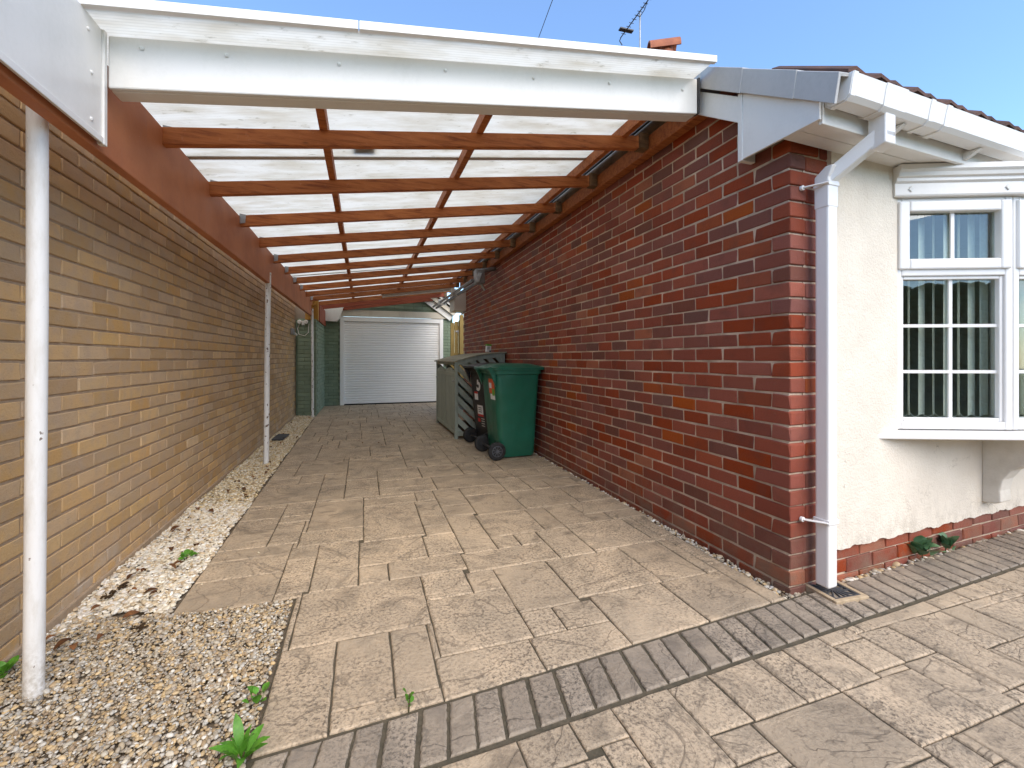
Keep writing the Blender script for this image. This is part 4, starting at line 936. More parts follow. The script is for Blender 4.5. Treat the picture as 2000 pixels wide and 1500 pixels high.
for (xa, xb) in ((-1.06, -.02), (-.016, 1.80)):
    m = MB(); m.prism([(xa, y0_, roofz(xa) - .006), (xa, y0_, roofz(xa) + .030), (xa, y0_ + .024, roofz(xa) + .030), (xa, y0_ + .024, roofz(xa) + .0105), (xa, y0_ + .0245, roofz(xa) - .006)], (xb - xa, 0, roofz(xb) - roofz(xa))); cpp(m.build('edge_trim', 'white_plastic', None, .002))
# posts
for (x_, y_, r_, zt_, mat) in ((-1.026, 1.889, .0265, 2.02, 'post_paint'), (-.962, 5.225, .026, 2.02, 'chipped_paint')):
    lean = .012 if mat == 'chipped_paint' else 0
    m = MB(); m.tube([(x_ - .010, y_, -.03), (x_ - .005, y_, .6), (x_, y_, 1.3), (x_ + lean, y_, zt_)], r_, 24); cpp(m.build('post', mat, None, 0, True))
m = MB(); m.tube([(-.915, 9.12, -.06), (-.918, 9.12, 1.1), (-.925, 9.12, 2.07)], .023, 16); cpp(m.build('post', 'chipped_paint', None, 0, True))
m = MB(); m.tube([(-.925, 9.12, 2.05), (-.925, 9.12, 2.10), (-.86, 9.12, 2.13)], .026, 12); cpp(m.build('post_elbow', 'ochre_timber', None, 0, True))
# dark offcut lying on top of the sheets
m = MB(); m.hexa([(-.06, 2.93, roofz(-.06) + .012), (.07, 2.94, roofz(.07) + .012), (.07, 3.05, roofz(.07) + .012), (-.06, 3.05, roofz(-.06) + .012)], [(-.06, 2.93, roofz(-.06) + .03), (.07, 2.94, roofz(.07) + .03), (.07, 3.05, roofz(.07) + .03), (-.06, 3.05, roofz(-.06) + .03)])
tag(m.build('slate_offcut', 'slate', None, .003), 'dark slate offcut lying on top of the clear carport roof', 'offcut')

# ================================================================== GARAGE
gr = thing('garage', 'green painted brick garage with white roller door at the end of the drive', 'garage', (.7, 11.15, 0))
def gp_(o): o.parent = gr; o.matrix_parent_inverse = Matrix.Translation((-.7, -11.15, 0)); return o
YG = 11.15; DX0, DX1, DZ = -.475, 1.86, 2.10
gw = MB(); e = .008
gw.prism([(-.90, YG + e, -.12), (DX0, YG + e, -.12), (DX0, YG + e, 2.27), (DX1, YG + e, 2.27), (DX1, YG + e, -.12), (2.10, YG + e, -.12), (2.10, YG + e, 2.15), (.62, YG + e, 3.22), (-.90, YG + e, 2.15)], (0, .2, 0))
gwall = gp_(gw.build('front_wall', 'green_mortar'))
items = []
def gcourse(x0, x1, z, off):
    xx = x0 - off
    while xx < x1 - .01:
        a, b = max(xx, x0), min(xx + .225, x1); 
        if b - a > .04: items.append((((a + b) / 2, YG + .05, z), (b - a - .007, .1, .068), 0.0))
        xx += .225
for i in range(42):
    z = .0 + (i + .5) * .075
    if z < 2.10: gcourse(-.90, DX0 - .055, z, .1125 * (i % 2)); gcourse(DX1 + .055, 2.10, z, .1125 * (i % 2))
    elif z > 2.29:
        lim = (3.18 - z) / .72; gcourse(max(.62 - lim, -.88), min(.62 + lim, 2.08), z, .1125 * (i % 2))
lay(items, 'green_paint', gwall, 300, .004, .0015)
# pier at the left
m = MB(); m.box((-1.228, 9.312, -.12), (-.868, YG, 1.85)); pier = gp_(m.build('pier', 'green_mortar'))
items = []
for i in range(-1, 25):
    z = (i + .5) * .075
    if z > 1.84: continue
    for k, (a, b) in enumerate((((-1.20, -.97), (-.97, -.86)) if i % 2 else ((-1.20, -1.085), (-1.085, -.86)))): items.append((((a + b) / 2, 9.35, z), (b - a - .006, .1, .069), 0.0))
    y = 9.41 + (.0 if i % 2 else .1125)
    while y < YG - .03:
        b = min(y + .225, YG); items.append(((-.91, (y + b) / 2, z), (.1, b - y - .006, .069), 0.0)); y += .225
lay(items, 'green_paint', pier, 300, .004, .0015)
# timber packing on the pier
m = MB(); m.box((-1.06, 9.26, 1.853), (-.93, 9.42, 2.30)); gp_(m.build('packing_block', 'ochre_timber', None, .004))
m = MB(); m.box((-.926, 9.32, 1.853), (-.84, 9.50, 2.28)); gp_(m.build('packing_block', 'ochre_timber', None, .004))
m = MB(); m.box((-.90, 9.60, 1.853), (-.83, 11.1, 2.20)); gp_(m.build('eaves_plate', 'red_timber', None, .004))
# lintel board
m = MB(); m.box((-.52, YG - .045, 2.105), (2.06, YG + .02, 2.262)); gp_(m.build('lintel', 'cream_board', None, .004))
# eaves box ends and barge boards
cz = [(630, 592), (683, 590), (667, 606), (662, 626), (656, 628), (635, 627)]
m = MB(); pts = [onY(u, v, 10.95) for u, v in [(629, 590), (686, 584), (672, 597), (663, 622), (657, 628), (631, 626)]]
m.prism(pts, (0, .15, 0)); gp_(m.build('eaves_box_end', 'dirty_plastic', None, .004))
def barge(x0, z0, x1, z1, yy, wd, mat='dirty_plastic'):
    m = MB(); m.bar((x0, yy, z0), (x1, yy, z1), .03, wd, (0, 0, 1)); return gp_(m.build('barge_board', mat, None, .003))
barge(1.25, 2.74, 2.12, 2.12, 11.09, .15); barge(1.35, 2.83, 2.20, 2.22, 11.02, .11, 'cream_board'); barge(1.45, 2.90, 2.26, 2.33, 10.95, .07)
m = MB(); m.prism([(2.26, 10.90, 2.36), (.62, 10.90, 3.5), (.62, 10.90, 3.55), (2.30, 10.90, 2.40)], (0, 4.0, 0)); m.prism([(-1.0, 11.12, 2.30), (.62, 11.12, 3.5), (.62, 11.12, 3.55), (-1.04, 11.12, 2.34)], (0, 3.8, 0)); gp_(m.build('roof', 'roof_tile'))
gb = MB(); gb.box((2.0, 11.352, -.12), (2.2, 15, 2.3)); gb.box((-1.2, 11.352, -.12), (-.9, 15, 2.3)); gb.box((-.9, 14.8, -.12), (2.0, 15, 2.3)); gp_(gb.build('rear_walls', 'green_mortar'))
# roller door: frame and slats
rd = bpy.data.objects.new('roller_door', None); col.objects.link(rd); gp_(rd)
rd.matrix_parent_inverse = Matrix.Identity(4); rd.location = (-.7, -11.15, 0)
m = MB(); m.box((DX0 - .052, YG - .03, 0.0), (DX0 + .038, YG + .045, 2.10)); m.build('door_jamb', 'door_white', rd, .004)
m = MB(); m.box((DX1 - .038, YG - .03, 0.0), (DX1 + .052, YG + .045, 2.10)); m.build('door_jamb', 'door_white', rd, .004)
m = MB(); m.box((DX0 + .039, YG - .026, 1.99), (DX1 - .039, YG + .07, 2.098)); m.build('shutter_box', 'door_white', rd, .004)
ns = 33; zs0 = .075; ph = (1.988 - zs0) / ns
prof = [(0.004, .0), (.013, .10), (.016, .35), (.016, .65), (.013, .90), (.004, 1.0)]
base = MB(); base.loft([[(DX0 + .04, YG + .03 - a, ph * b) for a, b in prof] + [(DX0 + .04, YG + .04, ph), (DX0 + .04, YG + .04, 0)], [(DX1 - .04, YG + .03 - a, ph * b) for a, b in prof] + [(DX1 - .04, YG + .04, ph), (DX1 - .04, YG + .04, 0)]])
sm = base.mesh('door_slat')
for k in range(ns): o = link('door_slat', sm, 'door_white', rd); o.location = (0, 0, zs0 + k * ph)
m = MB(); m.box((DX0 + .04, YG + .004, .028), (DX1 - .04, YG + .045, .074)); m.build('bottom_rail', 'door_white', rd, .004)
m = MB(); m.box((DX0 + .04, YG + .006, -.006), (DX1 - .04, YG + .044, .027)); m.build('rubber_seal', 'tyre_rubber', rd)

# gate beside the garage
gt_ = thing('timber_gate', 'tall tanned timber side gate between garage and red wall', 'gate', (2.6, 11.2, 0))
def gtp(o): o.parent = gt_; o.matrix_parent_inverse = Matrix.Translation((-2.6, -11.2, 0)); return o
xx = 2.115; hts = 2.02
for k in range(9):
    wd = .098; 
    if 2 <= k <= 2: m = MB(); m.box((2.335, 11.10, -.05), (2.43, 11.195, 2.22)); gtp(m.build('gate_post', 'gate_timber', None, .004))
    m = MB(); m.box((xx, 11.20, .02), (xx + wd, 11.222, hts + .035 * k)); gtp(m.build('board', 'gate_timber', None, .004)); xx += wd + .004
for z_ in (.4, 1.15, 1.85): m = MB(); m.box((2.115, 11.223, z_), (3.0, 11.26, z_ + .10)); gtp(m.build('rail', 'gate_timber', None, .003))
m = MB(); m.box((2.245, 11.188, 1.78), (2.33, 11.199, 1.82)); m.box((2.300, 11.175, 1.74), (2.315, 11.188, 1.84)); gtp(m.build('latch', 'galvanised', None, .002))

# strip light under the rafters
p0, p1 = Vector((.33, 9.0, roofz(.33) - .155)), Vector((1.78, 9.0, roofz(1.78) - .155))
stl = thing('strip_light', 'long white fluorescent strip light under the far rafters', 'light', tuple(p0))
def slp(o): o.parent = stl; o.matrix_parent_inverse = Matrix.Translation(-p0); return o
m = MB(); m.bar(p0, p1, .07, .035); slp(m.build('light_body', 'clean_plastic', None, .006))
m = MB(); dd = (p1 - p0).normalized(); m.tube([p0 + dd * .03 - Vector((0, 0, .035)), p1 - dd * .03 - Vector((0, 0, .035))], .017, 12); slp(m.build('tube', 'clean_plastic', None, 0, True))
for q in (p0 + dd * .018, p1 - dd * .018): m = MB(); m.bar(q + Vector((0, 0, -.02)), q + dd * .02 + Vector((0, 0, -.02)), .05, .07); slp(m.build('end_cap', 'dirty_plastic', None, .004))

# pair of grey waste pipes under the roof
pp = thing('waste_pipes', 'pair of grey pipes strapped high beside the red wall near the garage', 'pipes', (1.62, 7.0, 2.3))
def ppp(o): o.parent = pp; o.matrix_parent_inverse = Matrix.Translation((-1.62, -7.0, -2.3)); return o
m = MB(); m.tube([(1.57, 6.55, 2.30), (1.60, 10.7, 2.355)], .024, 12); ppp(m.build('pipe', 'grey_pipe', None, 0, True))
m = MB(); m.tube([(1.66, 6.50, 2.285), (1.69, 10.8, 2.34)], .026, 12); ppp(m.build('pipe', 'grey_pipe', None, 0, True))
for y_ in (8.1, 9.6): m = MB(); m.box((1.535, y_, 2.28), (1.72, y_ + .03, 2.40)); ppp(m.build('strap', 'dirty_plastic', None, .004))
m = MB(); m.box((1.60, 6.42, 2.24), (1.74, 6.60, 2.46)); m.bar((1.67, 6.5, 2.44), (1.93, 6.55, 2.50), .07, .06); m.bar((1.63, 6.46, 2.25), (1.68, 6.44, 2.40), .10, .07); ppp(m.build('wall_bracket', 'galvanised', None, .015))
m = MB(); m.tube([(1.64, 6.49, 2.38), (1.72, 6.5, 2.20), (1.76, 6.5, 2.15)], .02, 8); ppp(m.build('spout', 'galvanised', None, 0, True))

# wall junction box and camera with looped cable
jb = thing('junction_box', 'small grey box fixed to the yellow wall near the garage', 'box', (XL, 8.75, 1.586))
m = MB(); m.box((0.002, -.10, -.05), (.05, .06, .06)); m.build('box_body', 'grey_pipe', jb, .006)
m = MB(); m.tube([(.03, .06, -.01), (.03, .42, -.03)], .022, 10); m.build('conduit', 'dirty_plastic', jb, 0, True)
scm = thing('outdoor_light', 'small white twin lamp with looped cable under the beam end', 'lamp', (-1.10, 9.30, 1.78))
m = MB(); m.box((-.03, -.03, -.03), (.03, .009, .05)); m.build('lamp_base', 'dirty_plastic', scm, .006)
for dx in (-.055, .055): m = MB(); m.lathe([(.02, 0), (.038, .02), (.040, .06), (.030, .075)], 14, Matrix.Translation((dx, -.03, .035)) @ Matrix.Rotation(rad(100), 4, 'X')); m.build('lamp_head', 'dirty_plastic', scm, 0, True)
m = MB(); m.tube([(-.06 + .0, -.012, .0), (-.095, -.014, -.10), (-.07, -.014, -.21), (.03, -.014, -.235), (.095, -.014, -.17), (.10, -.014, .0)], .006, 6); m.build('cable', 'white_plastic', scm)

# ================================================================== BIN STORE
bs = thing('bin_store', 'grey green slatted timber bin store against the red wall', 'bin store', (1.2, 6.0, 0))
SX0, SX1, SY0, SY1 = 1.19, 1.915, 5.99, 7.62
def bsp(o): o.parent = bs; o.matrix_parent_inverse = Matrix.Translation((-1.2, -6.0, 0)); return o
def lidz(x_): s_ = (x_ - SX0) / (SX1 - SX0); return 1.075 + .125 * s_ + .028 * math.sin(math.pi * s_)
for (x_, y_) in ((SX0, SY0), (SX1 - .045, SY0), (SX0, SY1 - .045), (SX1 - .045, SY1 - .045)):
    m = MB(); m.box((x_, y_, 0.0), (x_ + .045, y_ + .045, lidz(x_) - .012)); bsp(m.build('post', 'store_paint', None, .003))
m = MB(); m.box((SX0 + .22, SY0 + .003, .0), (SX0 + .265, SY0 + .0015 + .04, .0 + .05)); 
def panel_slats(poly, ang, wd, gap, to3d, thick, mat, nm):
    a = rad(ang); dx, dy = math.cos(a), math.sin(a); nx_, ny_ = -dy, dx
    pr = [nx_ * p[0] + ny_ * p[1] for p in poly]; t = min(pr) - .02
    while t < max(pr):
        q = clip_poly(clip_poly(list(poly), -nx_, -ny_, -t), nx_, ny_, t + wd)
        if len(q) >= 3 and max(nx_ * p[0] + ny_ * p[1] for p in q) - min(nx_ * p[0] + ny_ * p[1] for p in q) > .012:
            m = MB(); m.prism([to3d(*p) for p in q], thick); bsp(m.build(nm, mat, None, .002))
        t += wd + gap
# near end: diagonal slats falling to the right
xs_ = [SX0 + .046 + k * (SX1 - SX0 - .092) / 6 for k in range(7)]
polyE = [(SX0 + .046, .10), (SX1 - .046, .10)] + [(x_, lidz(x_) - .065) for x_ in xs_[::-1]]
panel_slats(polyE, -45, .068, .034, lambda a, b: (a, SY0 + .020, b), (0, .016, 0), 'store_paint', 'end_slat')
panel_slats(polyE, -45, .068, .034, lambda a, b: (a, SY1 - .03, b), (0, .016, 0), 'store_paint', 'end_slat')
m = MB(); m.box((SX0 + .046, SY0 + .006, .04), (SX1 - .046, SY0 + .034, .098)); bsp(m.build('rail', 'store_paint', None, .003))
for k in range(6):
    m = MB(); a, b = xs_[k], xs_[k + 1]
    m.prism([(a, SY0 + .004, lidz(a) - .068), (b, SY0 + .004, lidz(b) - .068), (b, SY0 + .004, lidz(b) - .014), (a, SY0 + .004, lidz(a) - .014)], (0, .030, 0)); bsp(m.build('top_rail', 'store_paint'))
m = MB(); m.box((SX1 - .030, SY0 + .05, .05), (SX1 - .012, SY1 - .05, lidz(SX1) - .03)); bsp(m.build('dark_backing', 'old_timber'))  # dark backing added so the inside reads dark between the slats
m = MB(); m.box((SX0 + .05, SY0 + .05, .012), (SX1 - .035, SY1 - .05, .03)); bsp(m.build('dark_floor', 'old_timber'))  # dark floor added with the backing to darken the inside
# front: two doors with steep slats, scalloped head
ym = (SY0 + SY1) / 2
for (ya, yb, an) in ((SY0 + .048, ym - .004, 72), (ym + .004, SY1 - .048, 90)):
    zt_ = .955
    for (a, b, c_, d_) in ((ya, ya + .045, .06, zt_), (yb - .045, yb, .06, zt_), (ya + .046, yb - .046, .06, .115), (ya + .046, yb - .046, .86, .915)):
        m = MB(); m.box((SX0 + .004, a, c_), (SX0 + .030, b, d_)); bsp(m.build('door_rail', 'store_paint', None, .003))
    panel_slats([(ya + .046, .116), (yb - .046, .116), (yb - .046, .859), (ya + .046, .859)], an, .070, .012, lambda a, b: (SX0 + .010, a, b), (.014, 0, 0), 'store_paint', 'door_slat')
    sc_ = [(ya + .046, .916)] + [(ya + .046 + (yb - ya - .092) * k / 10, .93 + .05 * math.sin(math.pi * k / 10)) for k in range(11)] + [(yb - .046, .916)]
    m = MB(); m.prism([(SX0 + .008, a, b) for a, b in sc_], (.016, 0, 0)); bsp(m.build('scalloped_head', 'store_paint', None, .002))
    m = MB(); m.lathe([(.012, 0), (.016, .012), (.010, .022)], 10, Matrix.Translation((SX0 + .004, ya + .03 if an == 72 else yb - .03, .80)) @ Matrix.Rotation(rad(-90), 4, 'Y')); bsp(m.build('knob', 'galvanised', None, 0, True))
m = MB(); m.box((SX0 + .006, SY0 + .046, 1.020), (SX0 + .032, SY1 - .046, 1.055)); bsp(m.build('head_rail', 'store_paint', None, .003))
m = MB(); m.box((SX0 + .02, ym - .02, .92), (SX0 + .04, ym + .02, 1.02)); bsp(m.build('mullion', 'store_paint', None, .003))
nb = 7
for k in range(nb):
    a, b = SX0 - .03 + (SX1 + .02 - SX0 + .03) * k / nb, SX0 - .03 + (SX1 + .02 - SX0 + .03) * (k + 1) / nb - .004
    m = MB(); m.hexa([(a, SY0 - .03, lidz(a) - .010), (b, SY0 - .03, lidz(b) - .010), (b, SY1 + .03, lidz(b) - .010), (a, SY1 + .03, lidz(a) - .010)], [(a, SY0 - .03, lidz(a) + .006), (b, SY0 - .03, lidz(b) + .006), (b, SY1 + .03, lidz(b) + .006), (a, SY1 + .03, lidz(a) + .006)])
    bsp(m.build('lid_board', 'store_lid', None, .002))
# carton on the lid
ct = thing('carton', 'small white carton with bright green top on the bin store', 'carton', (1.80, 6.48, lidz(1.80) + .0125))
ct.rotation_euler = (0, rad(4), rad(12))
m = MB(); m.box((-.038, -.025, 0), (.038, .025, .095)); m.build('carton_body', 'sticker_white', ct, .003)
m = MB(); m.box((-.041, -.027, .0955), (.041, .027, .122)); m.build('carton_top', 'sticker_green', ct, .003)
m = MB(); m.box((.006, -.027, .004), (.034, -.0255, .030)); m.build('printed_patch', 'slate', ct)
for k in range(5): m = MB(); m.box((-.030, -.0268, .045 + .008 * k), (.020 - .004 * (k % 3), -.0255, .048 + .008 * k)); m.build('printed_line', 'grey_pipe', ct)

# ================================================================== WHEELIE BINS
def wheelie(loc, mat, lid_mat, label, rz=0.0, sc=1.0, dents=True):
    t = thing('wheelie_bin', label, 'bin', loc, rz, 'wheeled bins beside the bin store'); t.scale = (sc,) * 3
    def sec(z, x0, x1, hy, r): return rrect((x0 + x1) / 2, 0, (x1 - x0) / 2, hy, r, z, 7)
    rings = [sec(.015, -.145, .235, .205, .05), sec(.05, -.17, .245, .215, .055), sec(.22, -.195, .252, .226, .06), sec(.45, -.215, .262, .240, .065), sec(.70, -.235, .275, .254, .07), sec(.90, -.252, .285, .266, .072), sec(.935, -.255, .287, .268, .072), sec(.94, -.275, .305, .285, .075), sec(.985, -.278, .308, .287, .075)]
    if dents:
        for r in rings[2:6]:
            for p in r:
                if p.y < -.15 and -.02 < p.x < .24: p.y += .010 * math.sin(p.z * 11 + p.x * 14)
    m = MB(); m.loft(rings); m.build('body', mat, t, 0, True)
    m = MB(); m.loft([sec(.986, -.300, .345, .298, .07), sec(1.012, -.302, .350, .300, .07), sec(1.030, -.27, .31, .262, .09), sec(1.052, -.20, .22, .20, .10), sec(1.058, -.12, .14, .12, .08)]); m.build('lid', lid_mat, t, 0, True)
    m = MB(); m.prism([(.335, -.12, 1.0), (.365, -.10, .985), (.365, .10, .985), (.335, .12, 1.0)], (0, 0, .018)); m.build('lid_grip', lid_mat, t, .006)
    m = MB(); m.tube([(-.285, -.24, .985), (-.335, -.24, 1.0), (-.345, -.20, 1.005), (-.345, .20, 1.005), (-.335, .24, 1.0), (-.285, .24, .985)], .016, 10); m.build('handle', mat, t, 0, True)
    for s_ in (-1, 1):
        m = MB(); m.prism([(-.30, s_ * .225, .93), (-.345, s_ * .225, 1.015), (-.30, s_ * .225, 1.02), (-.25, s_ * .225, .98), (-.245, s_ * .225, .80)], (0, s_ * .035, 0)); m.build('hinge_bracket', mat, t, .005)
    for s_ in (-1, 1):                                    # wheels on one axle at the back
        Mx = Matrix.Translation((-.235, s_ * .225, .10)) @ Matrix.Rotation(rad(90) * s_ * -1, 4, 'X')
        wh = MB(); wh.lathe([(.062, .0), (.088, .0), (.097, .006), (.100, .016), (.100, .038), (.097, .048), (.088, .053), (.064, .053), (.062, .045)], 28, Mx.copy()); wo = wh.build('wheel', 'tyre_rubber', t, 0, True)
        hb = MB(); hb.lathe([(.0625, .008), (.0625, .046), (.055, .050), (.050, .040), (.022, .040), (.020, .056), (.006, .058)], 24, Mx.copy()); hb.build('hub', 'wheel_hub', wo, 0, True)
        for k in range(9):
            sp = MB(); a = 2 * math.pi * k / 9; R_ = Mx @ Matrix.Rotation(a, 4, 'Z'); sp.box((.018, -.0035, .041), (.053, .0035, .0475), R_); sp.build('spoke', 'wheel_hub', wo)
    m = MB(); m.tube([(-.235, -.225, .10), (-.235, .225, .10)], .012, 8); m.build('axle', 'dark_metal', t)
    return t
gbn = wheelie((1.600, 4.87, 0), 'green_bin', 'green_bin', 'dark green wheelie bin with orange sticker, nearest the camera', rad(3))
bbn = wheelie((1.625, 5.52, 0), 'black_bin', 'black_bin', 'black wheelie bin marked 5 between green bin and bin store', rad(11), 1.0, False)
def backface(z, y_, out_=.004):                           # point on a bin's back
    x_ = -.145 - .11 * z / .935 - .012; 
    zs = [(.05, -.17), (.22, -.195), (.45, -.215), (.70, -.235), (.90, -.252)]
    for (za, xa), (zb, xb) in zip(zs, zs[1:]):
        if za <= z <= zb: x_ = xa + (xb - xa) * (z - za) / (zb - za)
    return Vector((x_ - out_, y_, z))
def sticker(t, y0, y1, z0, z1, mat, out_=.003, nm='sticker'):
    m = MB(); m.prism([backface(z0, y0, out_), backface(z0, y1, out_), backface(z1, y1, out_), backface(z1, y0, out_)], (-.0012, 0, 0)); return m.build(nm, mat, t)
sticker(gbn, -.20, -.02, .72, .885, 'sticker_orange'); sticker(gbn, -.20, -.05, .655, .715, 'sticker_white'); sticker(gbn, -.195, -.12, .70, .775, 'sticker_green', .0045); sticker(gbn, -.11, -.03, .78, .84, 'sticker_white', .0045)
def text_on(t, s_, size, y_, z_, mat, out_=.004, nm='number'):
    cu = bpy.data.curves.new(nm, 'FONT'); cu.body = s_; cu.size = size; cu.align_x = 'CENTER'; cu.align_y = 'CENTER'; cu.extrude = .0012; cu.offset = size * .03
    tmp = bpy.data.objects.new('tmp_text', cu); col.objects.link(tmp); bpy.context.view_layer.update()
    me = bpy.data.meshes.new_from_object(tmp.evaluated_get(bpy.context.evaluated_depsgraph_get())); bpy.data.objects.remove(tmp)
    o = link(nm, me, mat, t); o.matrix_local = Matrix.Translation(backface(z_, y_, out_)) @ Matrix.Rotation(rad(-90), 4, 'Z') @ Matrix.Rotation(rad(90), 4, 'X')
    return o
text_on(bbn, '5', .24, -.02, .78, 'sticker_white')
sticker(bbn, -.10, .06, .40, .515, 'sticker_white'); sticker(bbn, -.10, .06, .372, .399, 'sticker_red'); sticker(bbn, .02, .12, .58, .68, 'sticker_white'); sticker(bbn, .02, .12, .66, .685, 'sticker_red', .0045)
for k in range(3): sticker(bbn, -.06, .03, .425 + .026 * k, .437 + .026 * k, 'grey_pipe', .0045, 'printed_line')
sticker(bbn, .0, .07, .30, .345, 'sticker_red'); 
for k in range(4): sticker(bbn, -.12, -.03, .25 + .03 * k, .262 + .03 * k, 'grey_plastic', .003, 'printed_line')

# ================================================================== DRAIN
dr = thing('drain_gully', 'square gully with stone surround under the white downpipe', 'drain', (2.14, 1.52, 0))
Mq = Matrix.Rotation(rad(-4), 4, 'Z'); hw, hd = .098, .104; 
for (a, b, c_, d_) in ((-hw, hw, -hd, -hd + .022), (-hw, hw, hd - .022, hd), (-hw, -hw + .022, -hd + .022, hd - .022), (hw - .022, hw, -hd + .022, hd - .022)):
    m = MB(); m.box((a, c_, -.03), (b, d_, .012), Mq); m.build('surround', 'drain_frame', dr, .003)
m = MB(); m.box((-hw + .022, -hd + .022, -.03), (hw - .022, hd - .022, -.022), Mq); m.build('gully_pan', 'dark_metal', dr)
gl_ = MB(); w2, h2 = hw - .024, hd - .024
for (a, b, c_, d_) in ((-w2, w2, -h2, -h2 + .008), (-w2, w2, h2 - .008, h2), (-w2, -w2 + .008, -h2 + .008, h2 - .008), (w2 - .008, w2, -h2 + .008, h2 - .008)): gl_.box((a, c_, -.002), (b, d_, .009), Mq)
gl_.build('grate_frame', 'slate', dr)
for k in range(16):
    a = 2 * math.pi * k / 16; q = min(w2 / max(abs(math.cos(a)), 1e-3), h2 / max(abs(math.sin(a)), 1e-3)) - .006
    m = MB(); m.bar(Mq @ Vector((.016 * math.cos(a), .016 * math.sin(a), .003)), Mq @ Vector((q * math.cos(a), q * math.sin(a), .003)), .0055, .008); m.build('grate_bar', 'slate', dr)
m = MB(); m.lathe([(.018, 0), (.018, .008), (.006, .008)], 12, Mq @ Matrix.Translation((0, 0, -.001))); m.build('grate_boss', 'slate', dr)

# ================================================================== AERIAL AND CABLE
ZA = 4.9
def atz(u, v, z): zc = F_ * (z - CH) / (HY - v); return Vector(world((u - CX) / F_ * zc, zc, z))
pm = atz(1250, 26, ZA); ae = thing('tv_aerial', 'thin rooftop television aerial on a slim mast', 'aerial', (pm.x, pm.y, RIDGE_Z - .25))
def aep(o): o.parent = ae; o.matrix_parent_inverse = Matrix.Translation((-pm.x, -pm.y, -RIDGE_Z + .25)); return o
aep(MB().tube([(pm.x, pm.y, RIDGE_Z - .25), (pm.x, pm.y, ZA)], .0095, 8).build('mast', 'galvanised'))
P_, Q_ = atz(1212, 74, ZA + .01), atz(1266, 0, ZA + .01); dv = (Q_ - P_); R2 = P_ + dv * 1.5
aep(MB().tube([P_, R2], .006, 6).build('boom', 'dark_metal'))
sdv = Vector((dv.y, -dv.x, 0)).normalized()
for k in range(14):
    c = P_ + dv * (.12 + k * .10)
    aep(MB().tube([c - sdv * .028, c + sdv * .028], .0035, 5).build('director', 'dark_metal'))
c = P_ + dv * .22; m = MB(); m.bar(c - sdv * .085, c + sdv * .085, .05, .014); aep(m.build('reflector', 'dark_metal'))
c = P_ + dv * .02; aep(MB().tube([c, c + Vector((0, 0, -.02)) + dv * -.06, c - sdv * .02 + Vector((0, 0, -.08)) - dv * .02], .006, 6).build('feed_cable', 'dark_metal'))
aep(MB().tube([P_ + dv * .62, P_ + dv * .72 + Vector((0, 0, -.06)), P_ + dv * .88 + Vector((0, 0, -.05)), P_ + dv * .98], .004, 6).build('cradle', 'dark_metal'))
tag(MB().tube([(1.676, 4.25, 4.18), (1.676, 4.2, 4.33), (1.65, 3.75, 4.41), (1.3, -2, 5.3), (.6, -14, 7.6)], .0035, 6).build('overhead_cable', 'dark_metal'), 'thin black overhead cable crossing the sky above the carport', 'cable')

# ================================================================== PLANTS AND LITTER
def leaf_mesh(L_, W_, curl, n=5, notch=0.0):
    m = MB(); vs = []; fs = []
    for i in range(n + 1):
        s_ = i / n; wd = W_ / 2 * math.sin(math.pi * min(1, s_ * .93 + .05)) ** .8; z = curl * L_ * math.sin(s_ * 2.2) - curl * .55 * L_ * s_ ** 2
        for q in (-1, 0, 1): vs.append((L_ * s_, q * wd, z + (abs(q) * .16 * wd)))
    for i in range(n):
        for q in range(2): a = i * 3 + q; fs.append((a, a + 3, a + 4, a + 1))
    m.add(vs, fs); me = m.mesh('leaf')
    for p in me.polygons: p.use_smooth = True
    return me
def weed(loc, label, n, L_, W_, curl, mat, tilt=(15, 55), cat='weed', name='weed', stem=0.0, spread=.0):
    t = thing(name, label, cat, loc); ms = [leaf_mesh(L_ * k, W_ * k, curl) for k in (.7, .85, 1.0)]
    for k in range(n):
        o = link('leaf', random.choice(ms), mat, t); a = 2 * math.pi * (k * .382 + random.uniform(-.05, .05))
        o.rotation_euler = (random.uniform(-.3, .3), -rad(random.uniform(*tilt)), a); r_ = spread * random.random()
        o.location = (r_ * math.cos(a), r_ * math.sin(a), stem * random.uniform(.3, 1))
    if stem: MB().tube([(0, 0, -.02), (.004, 0, stem)], .003, 5).build('stem', 'stem', t)
    return t
weed((-.318, 1.392, .0), 'leafy green weed growing at the gravel edge by the paving border', 16, .088, .026, .22, 'fresh_leaf', (12, 60), spread=.015, stem=.03)
weed((-.325, 1.60, .0), 'small round-leaved weed at the gravel edge of the drive', 10, .035, .028, .15, 'fresh_leaf', (20, 75), spread=.03, stem=.045)
weed((.135, 1.432, .0), 'tiny weed sprouting from the joint above the paving border', 6, .026, .022, .15, 'fresh_leaf', (10, 70), spread=.008, stem=.05)
weed((-.935, 2.90, .0), 'bright green seedling in the pale chippings', 11, .040, .032, .15, 'fresh_leaf', (5, 45), spread=.025, stem=.025)
weed((-1.19, 2.02, .0), 'low weed at the yellow wall behind the front post', 12, .040, .030, .15, 'fresh_leaf', (10, 60), spread=.03, stem=.03)
weed((-1.19, 1.82, .0), 'green weed at the left picture edge below the yellow wall', 12, .040, .030, .15, 'blue_green_leaf', (10, 60), spread=.03, stem=.03)
weed((-1.16, 1.45, .0), 'low green weed in the corner of the gravel nearest the camera', 9, .05, .038, .15, 'fresh_leaf', (10, 60), spread=.03, stem=.02)
pl = weed((2.945, 1.592, .0), 'clump of blue green rounded leaves at the brick plinth', 24, .085, .065, .18, 'blue_green_leaf', (15, 80), 'plant', 'leafy_plant', .07, .05)
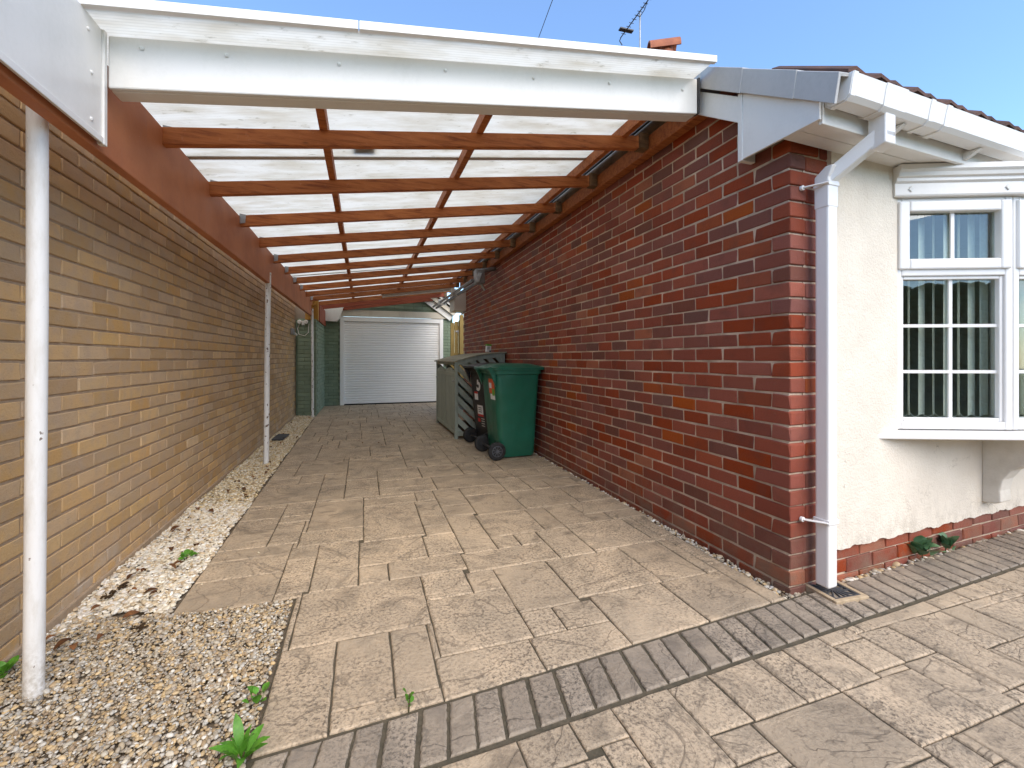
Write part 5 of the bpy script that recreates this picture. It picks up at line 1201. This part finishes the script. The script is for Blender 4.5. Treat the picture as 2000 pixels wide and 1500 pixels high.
pl = weed((3.165, 1.600, .0), 'smaller clump of rounded leaves right of the larger one', 15, .068, .052, .18, 'blue_green_leaf', (15, 80), 'plant', 'leafy_plant', .06, .045)
lm = [leaf_mesh(.045, .026, .45), leaf_mesh(.032, .022, .6), leaf_mesh(.055, .03, .3)]
spots = []
for k in range(46): y_ = 2.1 + 6.8 * random.random() ** 1.6; spots.append((random.uniform(-1.16, -.87), y_))
for (x_, y_) in spots:
    o = link('fallen_leaf', random.choice(lm), 'dead_leaf'); o.location = (x_, y_, .020); o.rotation_euler = (random.uniform(-.35, .35), random.uniform(-.35, .35), random.uniform(0, 6.3)); tag(o, 'dry brown leaf lying on the gravel strip by the yellow wall', 'leaf', 'dry leaves on the gravel')
for k in range(30):
    o = link('leaf_scrap', random.choice(lm), 'dark_litter'); o.location = (random.uniform(-.5, 1.15), random.uniform(5.8, 10.6), .006); o.scale = (.75,) * 3; o.rotation_euler = (random.uniform(-.2, .2), random.uniform(-.2, .2), random.uniform(0, 6.3)); tag(o, 'dark leaf scrap lying on the drive near the garage', 'leaf', 'leaf scraps on the drive')
m = MB(); m.prism([(-1.17, 6.63, .012), (-1.03, 6.58, .012), (-1.0, 6.95, .02), (-1.15, 7.0, .02)], (0, 0, .02)); tag(m.build('slate_piece', 'slate', None, .004), 'flat dark slate on the gravel behind the middle post', 'slate')
for (x_, y_, l_, a_) in ((-.86, 2.185, .06, 50), (-1.12, 2.52, .07, 70), (-1.10, 2.60, .06, 60)):   # wet bark bits
    m = MB(); 
    for q in range(9): c = Vector((x_ + random.uniform(-.5, .5) * l_ * math.cos(rad(a_)), y_ + random.uniform(-.5, .5) * l_ * math.sin(rad(a_)), .014 + random.uniform(0, .012))); m.bar(c, c + Vector((math.cos(rad(a_ + random.uniform(-30, 30))), math.sin(rad(a_ + random.uniform(-30, 30))), random.uniform(-.2, .2))) * random.uniform(.012, .028), .008, .005)
    tag(m.build('bark_scraps', 'dark_litter'), 'dark wet bark scraps lying on the gravel', 'litter', 'bark scraps on the gravel')

# clipped hedge across the front garden (seen mirrored in the window)
hd_ = thing('hedge', 'clipped dark hedge across the far side of the front garden', 'hedge', (0, -11, 0))
N = 16000; A_h = np.zeros((N, 3, 4)); P = np.column_stack([rng.uniform(-14, 16, N), rng.uniform(-.5, .5, N), rng.uniform(.0, 3.0, N)])
sc_h = rng.uniform(.12, .24, N); an = rng.uniform(0, 6.28, N); A_h[:, 0, 0] = np.cos(an) * sc_h; A_h[:, 0, 1] = -np.sin(an) * sc_h; A_h[:, 1, 0] = np.sin(an) * sc_h; A_h[:, 1, 1] = np.cos(an) * sc_h; A_h[:, 2, 2] = sc_h * .6; A_h[:, :, 3] = P
me = instances_mesh('foliage', bv1, bf1, A_h, np.full((N, 3), .05)); link('foliage', me, 'hedge_leaf', hd_)
for k in range(12): MB().tube([(-13 + 2.5 * k, 0, -.12), (-13 + 2.5 * k, .05, 2.7)], .04, 6).build('stem', 'stem', hd_)
